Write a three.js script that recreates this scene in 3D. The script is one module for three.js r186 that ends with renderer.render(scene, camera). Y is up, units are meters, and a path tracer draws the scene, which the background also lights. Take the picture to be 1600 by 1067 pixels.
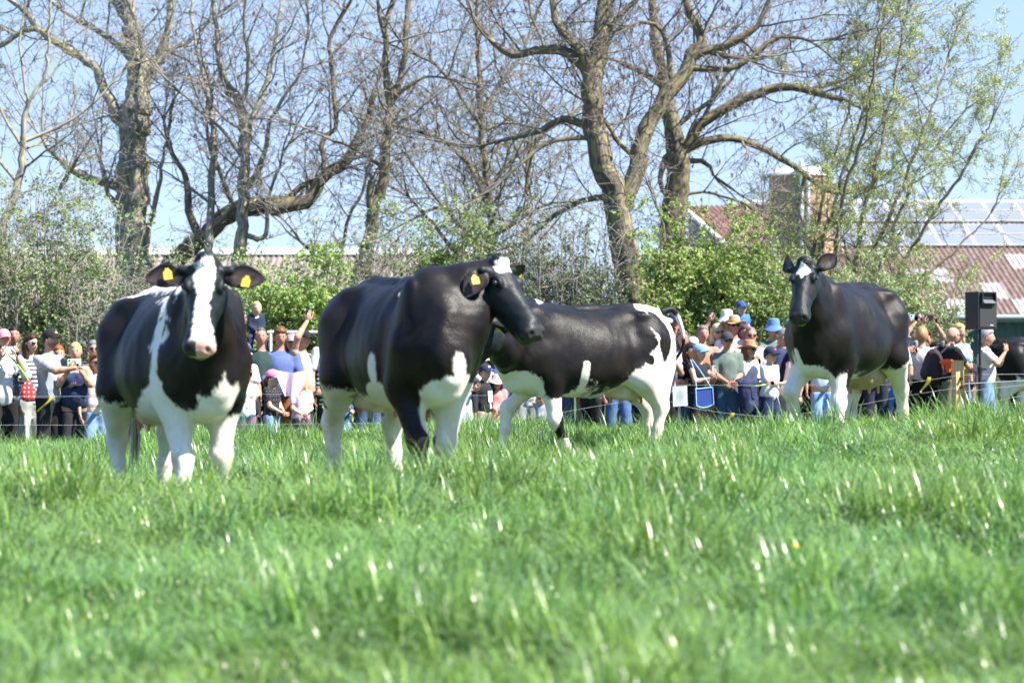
import * as THREE from 'three';
import { mergeGeometries } from 'three/addons/utils/BufferGeometryUtils.js';
import { createNoise3D } from 'simplex-noise';

// ---------------------------------------------------------------- camera, sky, sun, exposure
const F = 3600, HORIZON = 560, EYE = 1.10;          // focal length in photo pixels, eye height in metres
const scene = new THREE.Scene();
const camera = new THREE.PerspectiveCamera(2 * Math.atan(533.5 / F) * 180 / Math.PI, 1600 / 1067, 0.1, 600);
camera.position.set(0, EYE, 0);
camera.rotation.x = Math.atan((HORIZON - 533.5) / F);
camera.focus = 22.5;
camera.userData.fStop = 2.5;
camera.updateMatrixWorld();

const SUN = new THREE.Vector3(0.60, 0.82, 0.27).normalize();
{
  const w = 512, h = 256, a = new Float32Array(w * h * 4);
  for (let j = 0; j < h; j++) for (let i = 0; i < w; i++) {
    const el = ((j + 0.5) / h - 0.5) * Math.PI, az = ((i + 0.5) / w - 0.5) * 2 * Math.PI;
    const e = Math.max(0, Math.sin(el)), t = 1 - Math.exp(-e * 4.2);
    const dx = Math.cos(el) * Math.cos(az), dy = Math.sin(el), dz = Math.cos(el) * Math.sin(az);
    const c = Math.max(0, dx * SUN.x + dy * SUN.y + dz * SUN.z), glow = Math.pow(c, 40) * 0.5 + Math.pow(c, 6) * 0.10;
    const k = (j * w + i) * 4;
    a[k] = 0.62 + (0.155 - 0.62) * t + glow;
    a[k + 1] = 0.79 + (0.34 - 0.79) * t + glow * 0.96;
    a[k + 2] = 0.985 + (0.80 - 0.985) * t + glow * 0.85;
    a[k + 3] = 1;
  }
  const sky = new THREE.DataTexture(a, w, h, THREE.RGBAFormat, THREE.FloatType);
  sky.mapping = THREE.EquirectangularReflectionMapping; sky.magFilter = THREE.LinearFilter; sky.needsUpdate = true;
  scene.background = sky; scene.environment = sky;
  scene.backgroundIntensity = 0.42; scene.environmentIntensity = 0.42;
}
const sun = new THREE.DirectionalLight(new THREE.Color().setRGB(1, 0.95, 0.86), 4.6);
sun.position.copy(SUN).multiplyScalar(60).add(new THREE.Vector3(0, 0, -25));
sun.target.position.set(0, 0, -25);
sun.castShadow = true; sun.shadow.mapSize.set(4096, 4096); sun.shadow.radius = 1;
Object.assign(sun.shadow.camera, { left: -35, right: 35, top: 35, bottom: -35, near: 1, far: 140 });
scene.add(sun, sun.target);

const renderer = new THREE.WebGLRenderer({ antialias: true });
renderer.setSize(1024, 682);
renderer.shadowMap.enabled = true;
renderer.toneMapping = THREE.LinearToneMapping;
renderer.toneMappingExposure = 3.4;

// ---------------------------------------------------------------- helpers
function rng(seed) { let s = seed >>> 0; return () => { s = (s + 0x6D2B79F5) >>> 0; let t = Math.imul(s ^ (s >>> 15), 1 | s); t ^= t + Math.imul(t ^ (t >>> 7), 61 | t); return ((t ^ (t >>> 14)) >>> 0) / 4294967296; }; }
const noise3 = createNoise3D(rng(7));
const lerp = (a, b, t) => a + (b - a) * t, clamp = (x, a, b) => x < a ? a : x > b ? b : x;
const smooth = (a, b, x) => { const t = clamp((x - a) / (b - a), 0, 1); return t * t * (3 - 2 * t); };
const V = (x, y, z) => new THREE.Vector3(x, y, z);
const DEG = Math.PI / 180;
// a photo pixel at a given distance from the camera -> a place in the world
const at = (px, py, d) => V((px - 800) / F * d, EYE + (HORIZON - py) / F * d, -d);
const lin = (r, g, b) => new THREE.Color().setRGB(r, g, b);
const srgb = hex => new THREE.Color(hex);

const LEFT = [[0, 0], [6, 0.06], [10, 0.2], [12.3, 0.285], [13.4, 0.26], [14.6, 0.16], [17, 0.13], [20, 0.12], [24, 0.22], [25.6, 0.12], [28.2, -0.24], [31, -0.27], [60, -0.3], [600, -0.3]];
const RIGHT = [[0, 0], [6, 0.06], [10, 0.17], [13, 0.27], [16, 0.34], [18.2, 0.375], [19.4, 0.17], [21.5, 0.09], [25.6, 0.0], [28.2, -0.24], [31, -0.27], [60, -0.3], [600, -0.3]];
function along(T, d) { let i = 0; while (i < T.length - 2 && T[i + 1][0] < d) i++; const [d0, h0] = T[i], [d1, h1] = T[i + 1], t = clamp((d - d0) / (d1 - d0), 0, 1); return lerp(h0, h1, t * t * (3 - 2 * t) * 0.5 + t * 0.5); }
function ground(x, z) {
  const d = Math.max(0, -z);
  let h = lerp(along(LEFT, d), along(RIGHT, d), smooth(0.7, 2.6, x));
  h += 0.03 * clamp(x, -14, 14) * smooth(9, 18, d);
  h -= 0.13 * Math.exp(-((x + 2.2) ** 2) / 1.8 - ((d - 14.8) ** 2) / 0.9);
  h += 0.022 * noise3(x * 0.55, 3.1, z * 0.55) + 0.012 * noise3(x * 1.7, 9.2, z * 1.7);
  return h;
}

const counts = {};
function numbered(name) { const n = counts[name] = (counts[name] ?? -1) + 1; return n ? `${name}_${String(n).padStart(3, '0')}` : name; }
function tag(o, label, category, group, kind) {
  o.userData.label = label; if (category) o.userData.category = category;
  if (group) o.userData.group = group; if (kind) o.userData.kind = kind;
  return o;
}
function thing(name, label, category, group, pos, turn = 0) {
  const o = new THREE.Group(); o.name = numbered(name); scene.add(o);
  if (pos) o.position.copy(pos); o.rotation.y = turn;
  return tag(o, label, category, group);
}
function mesh(name, geometry, material, parent) {
  const m = new THREE.Mesh(geometry, material); m.name = parent && parent !== scene ? name : numbered(name);
  m.castShadow = m.receiveShadow = true; (parent || scene).add(m); return m;
}
function std(color, roughness = 0.8, more = {}) { return new THREE.MeshStandardMaterial({ color, roughness, ...more }); }
function phys(color, roughness, more = {}) { return new THREE.MeshPhysicalMaterial({ color, roughness, ...more }); }

// collects triangles for one mesh
class Acc {
  constructor() { this.p = []; this.n = []; this.i = []; this.c = []; this.u = []; }
  vert(x, y, z, nx, ny, nz, c, u, v) { this.p.push(x, y, z); this.n.push(nx, ny, nz); if (c) this.c.push(c.r, c.g, c.b); if (u !== undefined) this.u.push(u, v); return this.p.length / 3 - 1; }
  // round tube through pts [{x,y,z,r}], caps closed to a point
  tube(pts, sides = 6, c, capStart = true) {
    const m = pts.length; let N = null; const rings = []; let run = 0;
    for (let k = 0; k < m; k++) {
      const a = pts[Math.max(0, k - 1)], b = pts[Math.min(m - 1, k + 1)], o = pts[k];
      let tx = b.x - a.x, ty = b.y - a.y, tz = b.z - a.z; const L = Math.hypot(tx, ty, tz) || 1; tx /= L; ty /= L; tz /= L;
      if (!N) N = Math.abs(ty) < 0.9 ? [0, 1, 0] : [1, 0, 0];
      const dot = N[0] * tx + N[1] * ty + N[2] * tz; let ax = N[0] - dot * tx, ay = N[1] - dot * ty, az = N[2] - dot * tz;
      const l = Math.hypot(ax, ay, az) || 1; ax /= l; ay /= l; az /= l; N = [ax, ay, az];
      const bx = ty * az - tz * ay, by = tz * ax - tx * az, bz = tx * ay - ty * ax;
      if (k) run += Math.hypot(o.x - pts[k - 1].x, o.y - pts[k - 1].y, o.z - pts[k - 1].z);
      const ring = [];
      for (let s = 0; s < sides; s++) {
        const w = s / sides * Math.PI * 2, cs = Math.cos(w), sn = Math.sin(w);
        const nx = ax * cs + bx * sn, ny = ay * cs + by * sn, nz = az * cs + bz * sn;
        const r = o.r * (o.f ? o.f(w) : 1);
        ring.push(this.vert(o.x + nx * r, o.y + ny * r, o.z + nz * r, nx, ny, nz, c, this.uv ? s / sides : undefined, run));
      }
      rings.push(ring);
      if (k) for (let s = 0; s < sides; s++) { const A = rings[k - 1], B = ring, e = (s + 1) % sides; this.i.push(A[s], A[e], B[s], A[e], B[e], B[s]); }
    }
    const cap = (ring, o, q, flip) => { const dx = o.x - q.x, dy = o.y - q.y, dz = o.z - q.z, L = Math.hypot(dx, dy, dz) || 1;
      const t = this.vert(o.x + dx / L * o.r * 0.6, o.y + dy / L * o.r * 0.6, o.z + dz / L * o.r * 0.6, dx / L, dy / L, dz / L, c, this.uv ? 0.5 : undefined, run);
      for (let s = 0; s < sides; s++) { const e = (s + 1) % sides; flip ? this.i.push(ring[e], ring[s], t) : this.i.push(ring[s], ring[e], t); } };
    cap(rings[m - 1], pts[m - 1], pts[m - 2], false);
    if (capStart) cap(rings[0], pts[0], pts[1], true);
    return this;
  }
  // any BufferGeometry, transformed
  add(geometry, matrix, c) {
    const g = geometry.clone(); if (matrix) g.applyMatrix4(matrix);
    const base = this.p.length / 3, P = g.attributes.position, N = g.attributes.normal, C = g.attributes.color, U = g.attributes.uv;
    for (let k = 0; k < P.count; k++) {
      this.p.push(P.getX(k), P.getY(k), P.getZ(k)); this.n.push(N.getX(k), N.getY(k), N.getZ(k));
      if (C) this.c.push(C.getX(k), C.getY(k), C.getZ(k)); else if (c) this.c.push(c.r, c.g, c.b);
      if (this.uv && U) this.u.push(U.getX(k), U.getY(k));
    }
    if (g.index) for (let k = 0; k < g.index.count; k++) this.i.push(base + g.index.getX(k)); else for (let k = 0; k < P.count; k++) this.i.push(base + k);
    return this;
  }
  ball(x, y, z, rx, ry, rz, c, ws = 10, hs = 7) { return this.add(unitBall(ws, hs), new THREE.Matrix4().makeScale(rx, ry, rz).setPosition(x, y, z), c); }
  build() {
    const g = new THREE.BufferGeometry();
    g.setAttribute('position', new THREE.Float32BufferAttribute(this.p, 3));
    g.setAttribute('normal', new THREE.Float32BufferAttribute(this.n, 3));
    if (this.c.length === this.p.length) g.setAttribute('color', new THREE.Float32BufferAttribute(this.c, 3));
    if (this.u.length * 3 === this.p.length * 2) g.setAttribute('uv', new THREE.Float32BufferAttribute(this.u, 2));
    g.setIndex(this.i); return g;
  }
}
const balls = {};
function unitBall(w, h) { return balls[w + '_' + h] ??= new THREE.SphereGeometry(1, w, h); }
const M4 = (pos, rot = [0, 0, 0], scl = [1, 1, 1]) => new THREE.Matrix4().compose(V(...pos), new THREE.Quaternion().setFromEuler(new THREE.Euler(...rot)), V(...scl));

// ---------------------------------------------------------------- smooth-union bodies
const smin = (a, b, k) => { if (k <= 0) return Math.min(a, b); const h = Math.max(k - Math.abs(a - b), 0) / k; return Math.min(a, b) - h * h * k * 0.25; };
// every primitive: {d(x,y,z), k}; tapered capsule, ellipsoid, loft
function cone(a, b, ra, rb, k = 0.05) {
  const ax = a.x, ay = a.y, az = a.z, bx = b.x - ax, by = b.y - ay, bz = b.z - az, l2 = bx * bx + by * by + bz * bz || 1e-9;
  return { k, d(x, y, z) { const px = x - ax, py = y - ay, pz = z - az, t = clamp((px * bx + py * by + pz * bz) / l2, 0, 1); return Math.hypot(px - bx * t, py - by * t, pz - bz * t) - (ra + (rb - ra) * t); } };
}
function ellipsoid(c, r, k = 0.05, turn) {
  const q = turn ? new THREE.Quaternion().setFromEuler(new THREE.Euler(...turn)).invert() : null, v = new THREE.Vector3();
  return { k, d(x, y, z) { let px = x - c.x, py = y - c.y, pz = z - c.z; if (q) { v.set(px, py, pz).applyQuaternion(q); px = v.x; py = v.y; pz = v.z; }
    const k0 = Math.hypot(px / r.x, py / r.y, pz / r.z), k1 = Math.hypot(px / (r.x * r.x), py / (r.y * r.y), pz / (r.z * r.z)); return k1 < 1e-6 ? -Math.min(r.x, r.y, r.z) : k0 * (k0 - 1) / k1; } };
}
// stations along x: [x, top, bottom, half width]; egg > 0 makes it wider below
function loft(st, k = 0.05, egg = 0.12, pw = 2.3) {
  const n = st.length, x0 = st[0][0], x1 = st[n - 1][0];
  return { k, d(x, y, z) {
    const cx = clamp(x, x0, x1); let i = 0; while (i < n - 2 && st[i + 1][0] < cx) i++;
    const A = st[i], B = st[i + 1], t0 = (cx - A[0]) / (B[0] - A[0]), P = st[Math.max(0, i - 1)], Q = st[Math.min(n - 1, i + 2)];
    const cr = j => { const a = P[j], b = A[j], c = B[j], e = Q[j]; return b + 0.5 * t0 * (c - a + t0 * (2 * a - 5 * b + 4 * c - e + t0 * (3 * (b - c) + e - a))); };
    const top = cr(1), bot = cr(2), h = (top - bot) / 2, yc = (top + bot) / 2; let w = cr(3);
    const v = (y - yc) / h; w *= 1 - egg * clamp(v, -1, 1);
    const q = Math.pow(Math.pow(Math.abs(z) / w, pw) + Math.pow(Math.abs(v), pw), 1 / pw);
    const r = Math.min(w, h), d = (q - 1) * r, ox = Math.abs(x - cx);
    return ox > 0 ? Math.hypot(Math.max(d, 0), ox) + Math.min(d, 0) * 0 + (d < 0 ? 0 : 0) : d;
  } };
}
// surface nets over a list of primitives; cut(x,y,z,d) may change the field afterwards
function skinned(prims, lo, hi, cell, cut) {
  const nx = Math.ceil((hi.x - lo.x) / cell) + 1, ny = Math.ceil((hi.y - lo.y) / cell) + 1, nz = Math.ceil((hi.z - lo.z) / cell) + 1;
  const fld = new Float32Array(nx * ny * nz).fill(1), B = 6, R = B * cell * 0.87;
  const ds = new Float32Array(prims.length);
  for (let bz = 0; bz < nz; bz += B) for (let by = 0; by < ny; by += B) for (let bx = 0; bx < nx; bx += B) {
    const X = lo.x + (bx + B / 2) * cell, Y = lo.y + (by + B / 2) * cell, Z = lo.z + (bz + B / 2) * cell;
    let best = 1e9; for (let p = 0; p < prims.length; p++) { ds[p] = prims[p].d(X, Y, Z); if (ds[p] < best) best = ds[p]; }
    if (best > R * 1.35 + 0.05) continue;
    const act = []; for (let p = 0; p < prims.length; p++) if (ds[p] < best + R * 2.7 + prims[p].k) act.push(prims[p]);
    for (let z = bz; z < Math.min(nz, bz + B); z++) for (let y = by; y < Math.min(ny, by + B); y++) for (let x = bx; x < Math.min(nx, bx + B); x++) {
      const qx = lo.x + x * cell, qy = lo.y + y * cell, qz = lo.z + z * cell;
      let d = act[0].d(qx, qy, qz); for (let p = 1; p < act.length; p++) d = smin(d, act[p].d(qx, qy, qz), act[p].k);
      if (cut) d = cut(qx, qy, qz, d);
      fld[x + nx * (y + ny * z)] = d;
    }
  }
  const id = new Int32Array(nx * ny * nz).fill(-1), pos = [], idx = [];
  const sx = 1, sy = nx, sz = nx * ny, corner = [0, sx, sy, sx + sy, sz, sx + sz, sy + sz, sx + sy + sz];
  const edges = [[0, 1], [2, 3], [4, 5], [6, 7], [0, 2], [1, 3], [4, 6], [5, 7], [0, 4], [1, 5], [2, 6], [3, 7]];
  for (let z = 0; z < nz - 1; z++) for (let y = 0; y < ny - 1; y++) for (let x = 0; x < nx - 1; x++) {
    const o = x + nx * (y + ny * z); let mask = 0; for (let c = 0; c < 8; c++) if (fld[o + corner[c]] < 0) mask |= 1 << c;
    if (mask === 0 || mask === 255) continue;
    let vx = 0, vy = 0, vz = 0, m = 0;
    for (const [a, b] of edges) { const ina = mask >> a & 1, inb = mask >> b & 1; if (ina === inb) continue; const fa = fld[o + corner[a]], fb = fld[o + corner[b]], t = fa / (fa - fb);
      vx += (a & 1) + ((b & 1) - (a & 1)) * t; vy += (a >> 1 & 1) + ((b >> 1 & 1) - (a >> 1 & 1)) * t; vz += (a >> 2) + ((b >> 2) - (a >> 2)) * t; m++; }
    id[o] = pos.length / 3; pos.push(lo.x + (x + vx / m) * cell, lo.y + (y + vy / m) * cell, lo.z + (z + vz / m) * cell);
  }
  const quad = (a, b, c, d, flip) => { if (a < 0 || b < 0 || c < 0 || d < 0) return; flip ? idx.push(a, c, b, a, d, c) : idx.push(a, b, c, a, c, d); };
  for (let z = 1; z < nz - 1; z++) for (let y = 1; y < ny - 1; y++) for (let x = 1; x < nx - 1; x++) {
    const o = x + nx * (y + ny * z), s = fld[o] < 0;
    if (s !== fld[o + sx] < 0) quad(id[o - sy - sz], id[o - sz], id[o], id[o - sy], !s);
    if (s !== fld[o + sy] < 0) quad(id[o - sx - sz], id[o - sx], id[o], id[o - sz], !s);
    if (s !== fld[o + sz] < 0) quad(id[o - sx - sy], id[o - sy], id[o], id[o - sx], !s);
  }
  const g = new THREE.BufferGeometry();
  g.setAttribute('position', new THREE.Float32BufferAttribute(pos, 3)); g.setIndex(idx); g.computeVertexNormals();
  return g;
}
function paint(g, f) { const P = g.attributes.position, c = new Float32Array(P.count * 3); for (let k = 0; k < P.count; k++) { const q = f(P.getX(k), P.getY(k), P.getZ(k)); c[k * 3] = q[0]; c[k * 3 + 1] = q[1]; c[k * 3 + 2] = q[2]; } g.setAttribute('color', new THREE.BufferAttribute(c, 3)); return g; }
function flatUV(g) { const P = g.attributes.position, u = new Float32Array(P.count * 2); for (let k = 0; k < P.count; k++) { u[k * 2] = P.getX(k) + P.getZ(k) * 0.5; u[k * 2 + 1] = P.getY(k); } g.setAttribute('uv', new THREE.BufferAttribute(u, 2)); return g; }
// ---------------------------------------------------------------- ground
{
  const xs = [], zs = [];
  for (let x = -400; x <= 400;) { xs.push(x); x += Math.abs(x) < 15 ? 0.25 : Math.abs(x) < 40 ? 2 : 30; }
  for (let z = 20; z >= -500;) { zs.push(z); z -= z > -40 ? 0.25 : z > -80 ? 3 : 30; }
  const a = new Acc(), nx = xs.length;
  zs.forEach((z, j) => xs.forEach((x, i) => { a.vert(x, ground(x, z), z, 0, 1, 0, null, x, z); if (i && j) { const q = j * nx + i; a.i.push(q - nx - 1, q - 1, q, q - nx - 1, q, q - nx); } }));
  const g = a.build(); g.computeVertexNormals();
  const w = 256, t = new Uint8Array(w * w * 4), r = rng(5);
  for (let k = 0; k < w * w; k++) { const x = k % w, y = k / w | 0, n = 0.5 + 0.3 * noise3(Math.cos(x / w * 6.283) * 3, Math.sin(x / w * 6.283) * 3, Math.cos(y / w * 6.283) * 3 + Math.sin(y / w * 6.283) * 2) + (r() - 0.5) * 0.5; t[k * 4] = 30 + 40 * n; t[k * 4 + 1] = 52 + 46 * n; t[k * 4 + 2] = 12 + 18 * n; t[k * 4 + 3] = 255; }
  const tex = new THREE.DataTexture(t, w, w); tex.colorSpace = THREE.SRGBColorSpace; tex.wrapS = tex.wrapT = THREE.RepeatWrapping; tex.magFilter = THREE.LinearFilter; tex.needsUpdate = true;
  tag(mesh('ground', g, std(0xffffff, 0.95, { map: tex })), 'green meadow ground rising to a low crest before the crowd', null, null, 'structure');
}
// ---------------------------------------------------------------- cows
const hairBump = (() => { const S = 512, t = new Uint8Array(S * S * 4), r = rng(3); for (let y = 0; y < S; y++) for (let x = 0; x < S; x++) { const u = x / S * 6.283, v = y / S * 6.283; const n = noise3(Math.cos(u) * 9, Math.sin(u) * 9, Math.cos(v) * 1.2 + Math.sin(v) * 1.6), m = noise3(Math.cos(u) * 26, Math.sin(u) * 26, Math.cos(v) * 4 + Math.sin(v) * 5), k = (y * S + x) * 4; t[k] = t[k + 1] = t[k + 2] = clamp(128 + 60 * n + 50 * m + 30 * (r() - 0.5), 0, 255); t[k + 3] = 255; } const x = new THREE.DataTexture(t, S, S); x.wrapS = x.wrapT = THREE.RepeatWrapping; x.magFilter = THREE.LinearFilter; x.repeat.set(2.6, 2.6); x.needsUpdate = true; return x; })();
const coatMat = phys(0xffffff, 0.42, { vertexColors: true, specularIntensity: 0.34, bumpMap: hairBump, bumpScale: 0.002 });
const hoofMat = std(lin(0.06, 0.05, 0.04), 0.6), eyeMat = phys(lin(0.008, 0.006, 0.005), 0.12, { clearcoat: 1, clearcoatRoughness: 0.05 });
const tagMat = std(lin(0.55, 0.40, 0.03), 0.55), udderMat = phys(lin(0.58, 0.40, 0.30), 0.6, { vertexColors: true });
const HEAD = [[-0.05, 0.05, -0.07, 0.06], [0, 0.088, -0.11, 0.098], [0.08, 0.086, -0.155, 0.115], [0.15, 0.078, -0.172, 0.118], [0.24, 0.064, -0.152, 0.098], [0.33, 0.052, -0.128, 0.080], [0.42, 0.048, -0.112, 0.080], [0.48, 0.042, -0.112, 0.094], [0.53, 0.022, -0.106, 0.090], [0.565, -0.012, -0.08, 0.058]];
const TRUNK = [[-0.88, 1.36, 1.16, 0.07], [-0.80, 1.415, 1.02, 0.15], [-0.68, 1.455, 0.90, 0.225], [-0.52, 1.47, 0.82, 0.27], [-0.36, 1.455, 0.75, 0.305], [-0.15, 1.435, 0.685, 0.355], [0.05, 1.43, 0.655, 0.375], [0.22, 1.435, 0.65, 0.35], [0.40, 1.46, 0.655, 0.285], [0.54, 1.475, 0.67, 0.235], [0.68, 1.43, 0.69, 0.205], [0.80, 1.32, 0.75, 0.145], [0.86, 1.2, 0.86, 0.08]];

function makeCow(o) {
  const root = thing('cow', o.label, 'cow', o.group, V(o.pos[0], ground(o.pos[0], o.pos[1]) - (o.sink ?? 0), o.pos[1]), (o.heading - 90) * DEG);
  root.scale.setScalar(o.size ?? 1); root.updateMatrixWorld(true);
  const inv = root.matrixWorld.clone().invert();
  // head frame in the cow's axes
  const poll = o.poll.clone().applyMatrix4(inv);
  const turnOnly = new THREE.Quaternion().setFromRotationMatrix(new THREE.Matrix4().extractRotation(root.matrixWorld)).invert();
  const hx = V(...o.face).normalize().applyQuaternion(turnOnly), hup = V(...o.brow).applyQuaternion(turnOnly);
  const hz = hx.clone().cross(hup).normalize(), hy = hz.clone().cross(hx).normalize();
  const hs = o.headSize ?? 0.95, hm = new THREE.Matrix4().makeBasis(hx, hy, hz).scale(V(hs, hs, hs)).setPosition(poll), hi = hm.clone().invert(), he = hi.elements;
  const inHead = p => ({ k: p.k, d: (x, y, z) => p.d(he[0] * x + he[4] * y + he[8] * z + he[12], he[1] * x + he[5] * y + he[9] * z + he[13], he[2] * x + he[6] * y + he[10] * z + he[14]) });
  const headPrims = [loft(HEAD, 0.03, 0.18, 2.2)];
  headPrims.push(ellipsoid(V(-0.015, 0.085, 0), V(0.05, 0.05, 0.062), 0.05));
  for (const s of [-1, 1]) {
    headPrims.push(ellipsoid(V(0.135, 0.040, 0.095 * s), V(0.045, 0.030, 0.024), 0.035));
    headPrims.push(ellipsoid(V(0.09, -0.125, 0.065 * s), V(0.11, 0.075, 0.04), 0.05));
    headPrims.push(ellipsoid(V(0.53, -0.02, 0.046 * s), V(0.026, 0.028, 0.028), 0.03));
    headPrims.push(cone(V(0.02, 0.015, 0.08 * s), V(0.015, 0.025, 0.14 * s), 0.036, 0.026, 0.03));
  }
  headPrims.push(cone(V(0.12, -0.15, 0), V(0.49, -0.118, 0), 0.05, 0.046, 0.05));
  const h = (x, y, z) => V(x, y, z).applyMatrix4(hm);
  // body
  const wd = o.wide ?? 1, prims = [loft(TRUNK.map(([a, b, c, w]) => [a, b, c, w * wd]), 0.06, 0.2, 2.25)];
  for (const s of [-1, 1]) {
    prims.push(ellipsoid(V(-0.5, 1.375, 0.215 * s * wd), V(0.07, 0.03, 0.042), 0.12));                 // hip bone
    prims.push(ellipsoid(V(-0.86, 1.30, 0.09 * s), V(0.05, 0.06, 0.04), 0.07));                  // pin bone
    prims.push(ellipsoid(V(-0.64, 1.03, 0.185 * s), V(0.20, 0.34, 0.115), 0.10, [0, 0, 0.15]));  // thigh
    prims.push(ellipsoid(V(0.56, 1.12, 0.17 * s), V(0.13, 0.33, 0.07), 0.10, [0, 0, -0.25]));   // shoulder blade
    prims.push(ellipsoid(V(0.62, 0.98, 0.145 * s), V(0.13, 0.15, 0.09), 0.09));
  }
  prims.push(cone(V(-0.78, 1.425, 0), V(-0.45, 1.452, 0), 0.03, 0.03, 0.05), cone(V(-0.45, 1.452, 0), V(0.35, 1.432, 0), 0.03, 0.03, 0.05), cone(V(0.35, 1.432, 0), V(0.56, 1.455, 0), 0.03, 0.04, 0.06));
  prims.push(ellipsoid(V(0.74, 0.86, 0), V(0.13, 0.15, 0.10), 0.08));                            // brisket
  const nb = V(0.60, 1.36, 0), nt = h(-0.01, 0.0, 0), tb = V(0.74, 1.02, 0), tt = h(0.06, -0.11, 0);
  const nm = nb.clone().lerp(nt, 0.5), tm = tb.clone().lerp(tt, 0.5); tm.y -= 0.035; nm.y -= 0.01;
  prims.push(cone(nb, nm, 0.125, 0.095, 0.10), cone(nm, nt, 0.095, 0.085, 0.08));
  prims.push(cone(tb, tm, 0.175, 0.125, 0.11), cone(tm, tt, 0.125, 0.09, 0.08));
  prims.push(cone(nb.clone().lerp(tb, 0.5), nm.clone().lerp(tm, 0.5), 0.17, 0.115, 0.1));
  prims.push(cone(V(0.80, 0.86, 0), tm.clone().add(V(0.02, -0.10, 0)), 0.045, 0.028, 0.06));     // dewlap
  for (const p of headPrims) prims.push(inHead({ k: 0.05, d: (x, y, z) => p.d(x, y, z) + 0.026 }));
  const legs = {};
  for (const [name, s] of [['fr', 1], ['fl', -1]]) {
    const J = (o.legs?.[name] ?? [[0.50, 0.46], [0.49, 0.14], [0.53, 0.03]]).map(j => V(j[0], j[1], j[2] ?? 0.135 * s));
    const E = V(0.48, 0.80, 0.155 * s), S = V(0.58, 1.02, 0.15 * s);
    prims.push(cone(S, E, 0.13, 0.10, 0.08), cone(E, J[0].clone().lerp(E, 0.12), 0.10, 0.062, 0.06), ellipsoid(J[0], V(0.062, 0.08, 0.062), 0.04));
    prims.push(cone(J[0], J[0].clone().lerp(J[1], 0.5), 0.056, 0.042, 0.04), cone(J[0].clone().lerp(J[1], 0.5), J[1], 0.042, 0.048, 0.03), cone(J[1], J[2], 0.05, 0.052, 0.03));
    legs[name] = [S, E, ...J];
  }
  for (const [name, s] of [['hr', 1], ['hl', -1]]) {
    const J = (o.legs?.[name] ?? [[-0.40, 0.84, 0.25 * s], [-0.72, 0.54, 0.17 * s], [-0.68, 0.15, 0.16 * s], [-0.64, 0.03, 0.165 * s]]).map((j, i) => V(j[0], j[1], j[2] ?? [0.25, 0.17, 0.16, 0.165][i] * s));
    prims.push(cone(V(-0.52, 1.16, 0.19 * s), J[0], 0.17, 0.115, 0.10), cone(J[0], J[1].clone().lerp(J[0], 0.1), 0.12, 0.062, 0.08), cone(V(-0.74, 0.92, 0.15 * s), J[1].clone().add(V(-0.025, 0.03, 0)), 0.10, 0.035, 0.08));
    prims.push(ellipsoid(J[1], V(0.065, 0.08, 0.055), 0.04), cone(J[1], J[1].clone().lerp(J[2], 0.45), 0.058, 0.045, 0.04), cone(J[1].clone().lerp(J[2], 0.45), J[2], 0.045, 0.05, 0.03), cone(J[2], J[3], 0.05, 0.052, 0.03));
    legs[name] = J;
  }
  const lo = V(-1.0, -0.02, -0.52), hi_ = V(Math.max(1.0, poll.x + 0.3, h(0.58, 0, 0).x + 0.15), Math.max(1.6, poll.y + 0.18), 0.52);
  for (const q of [poll, h(0.58, 0, 0), h(0.2, -0.2, 0.12), h(0.2, -0.2, -0.12), ...Object.values(legs).flat()]) { lo.min(q.clone().addScalar(-0.18)); hi_.max(q.clone().addScalar(0.18)); }
  const sd = o.seed ?? 0;
  const hollow = (x, y, z, d) => {                                                     // flank hollow, rib swell, skin folds
    const g1 = Math.exp(-(((x + 0.30) / 0.13) ** 2 + ((y - 1.24) / 0.12) ** 2)), side = smooth(0.12, 0.25, Math.abs(z));
    d += 0.035 * g1 * side;
    if (Math.abs(d) < 0.08) {
      const ribs = smooth(-0.35, -0.1, x) * (1 - smooth(0.3, 0.45, x)) * smooth(0.75, 0.95, y) * (1 - smooth(1.2, 1.35, y)) * side;
      d += 0.0009 * Math.sin((x * 0.9 + y * 0.25) * 62 + 2 * noise3(x * 3, y * 3, sd)) * ribs;
      d += 0.006 * noise3(x * 4 + sd, y * 2.6, z * 3.5) + 0.0012 * noise3(x * 9 + sd, y * 6, z * 9) + 0.0006 * noise3(x * 16 + sd, y * 12, z * 16);
      if (x > 0.62) d += 0.0022 * noise3(x * 9 - y * 9, x * 2.2 + y * 2.2, z * 4 + sd) * smooth(0.62, 0.8, x) * (y > 0.75 ? 1 : 0);
    }
    return d;
  };
  const body = skinned(prims, lo, hi_, o.cell ?? 0.0125, hollow);
  const bodyCoat = (x, y, z) => {
    const n = 0.11 * noise3(x * 3.2 + sd, y * 3.2, z * 3.2) + 0.07 * noise3(x * 8 + sd, y * 8, z * 8) + 0.035 * noise3(x * 26, y * 16 + sd, z * 26) + 0.04 * noise3(x * 60, y * 22, z * 60);
    const w = o.coat(x, y, z, legs, n);
    const dirt = smooth(0.15, 0.75, noise3(x * 6, y * 5 + sd, z * 6)) * smooth(0.95, 0.4, y) * 0.5 + smooth(0.35, 0.7, noise3(x * 18, y * 14, z * 18 + sd)) * smooth(0.85, 0.3, y) * 0.35;
    const f = smooth(-0.022, 0.022, w), g = 1 + 0.05 * noise3(x * 40, y * 30, z * 40);
    const br = 0.004 * (1 + noise3(x * 4 + 9, y * 4, z * 4));
    return [lerp(0.006 + br, lerp(0.76, 0.52, dirt) * g, f), lerp(0.0058 + br * 0.7, lerp(0.725, 0.42, dirt) * g, f), lerp(0.0068 + br * 0.5, lerp(0.66, 0.25, dirt) * g, f)];
  };
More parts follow.
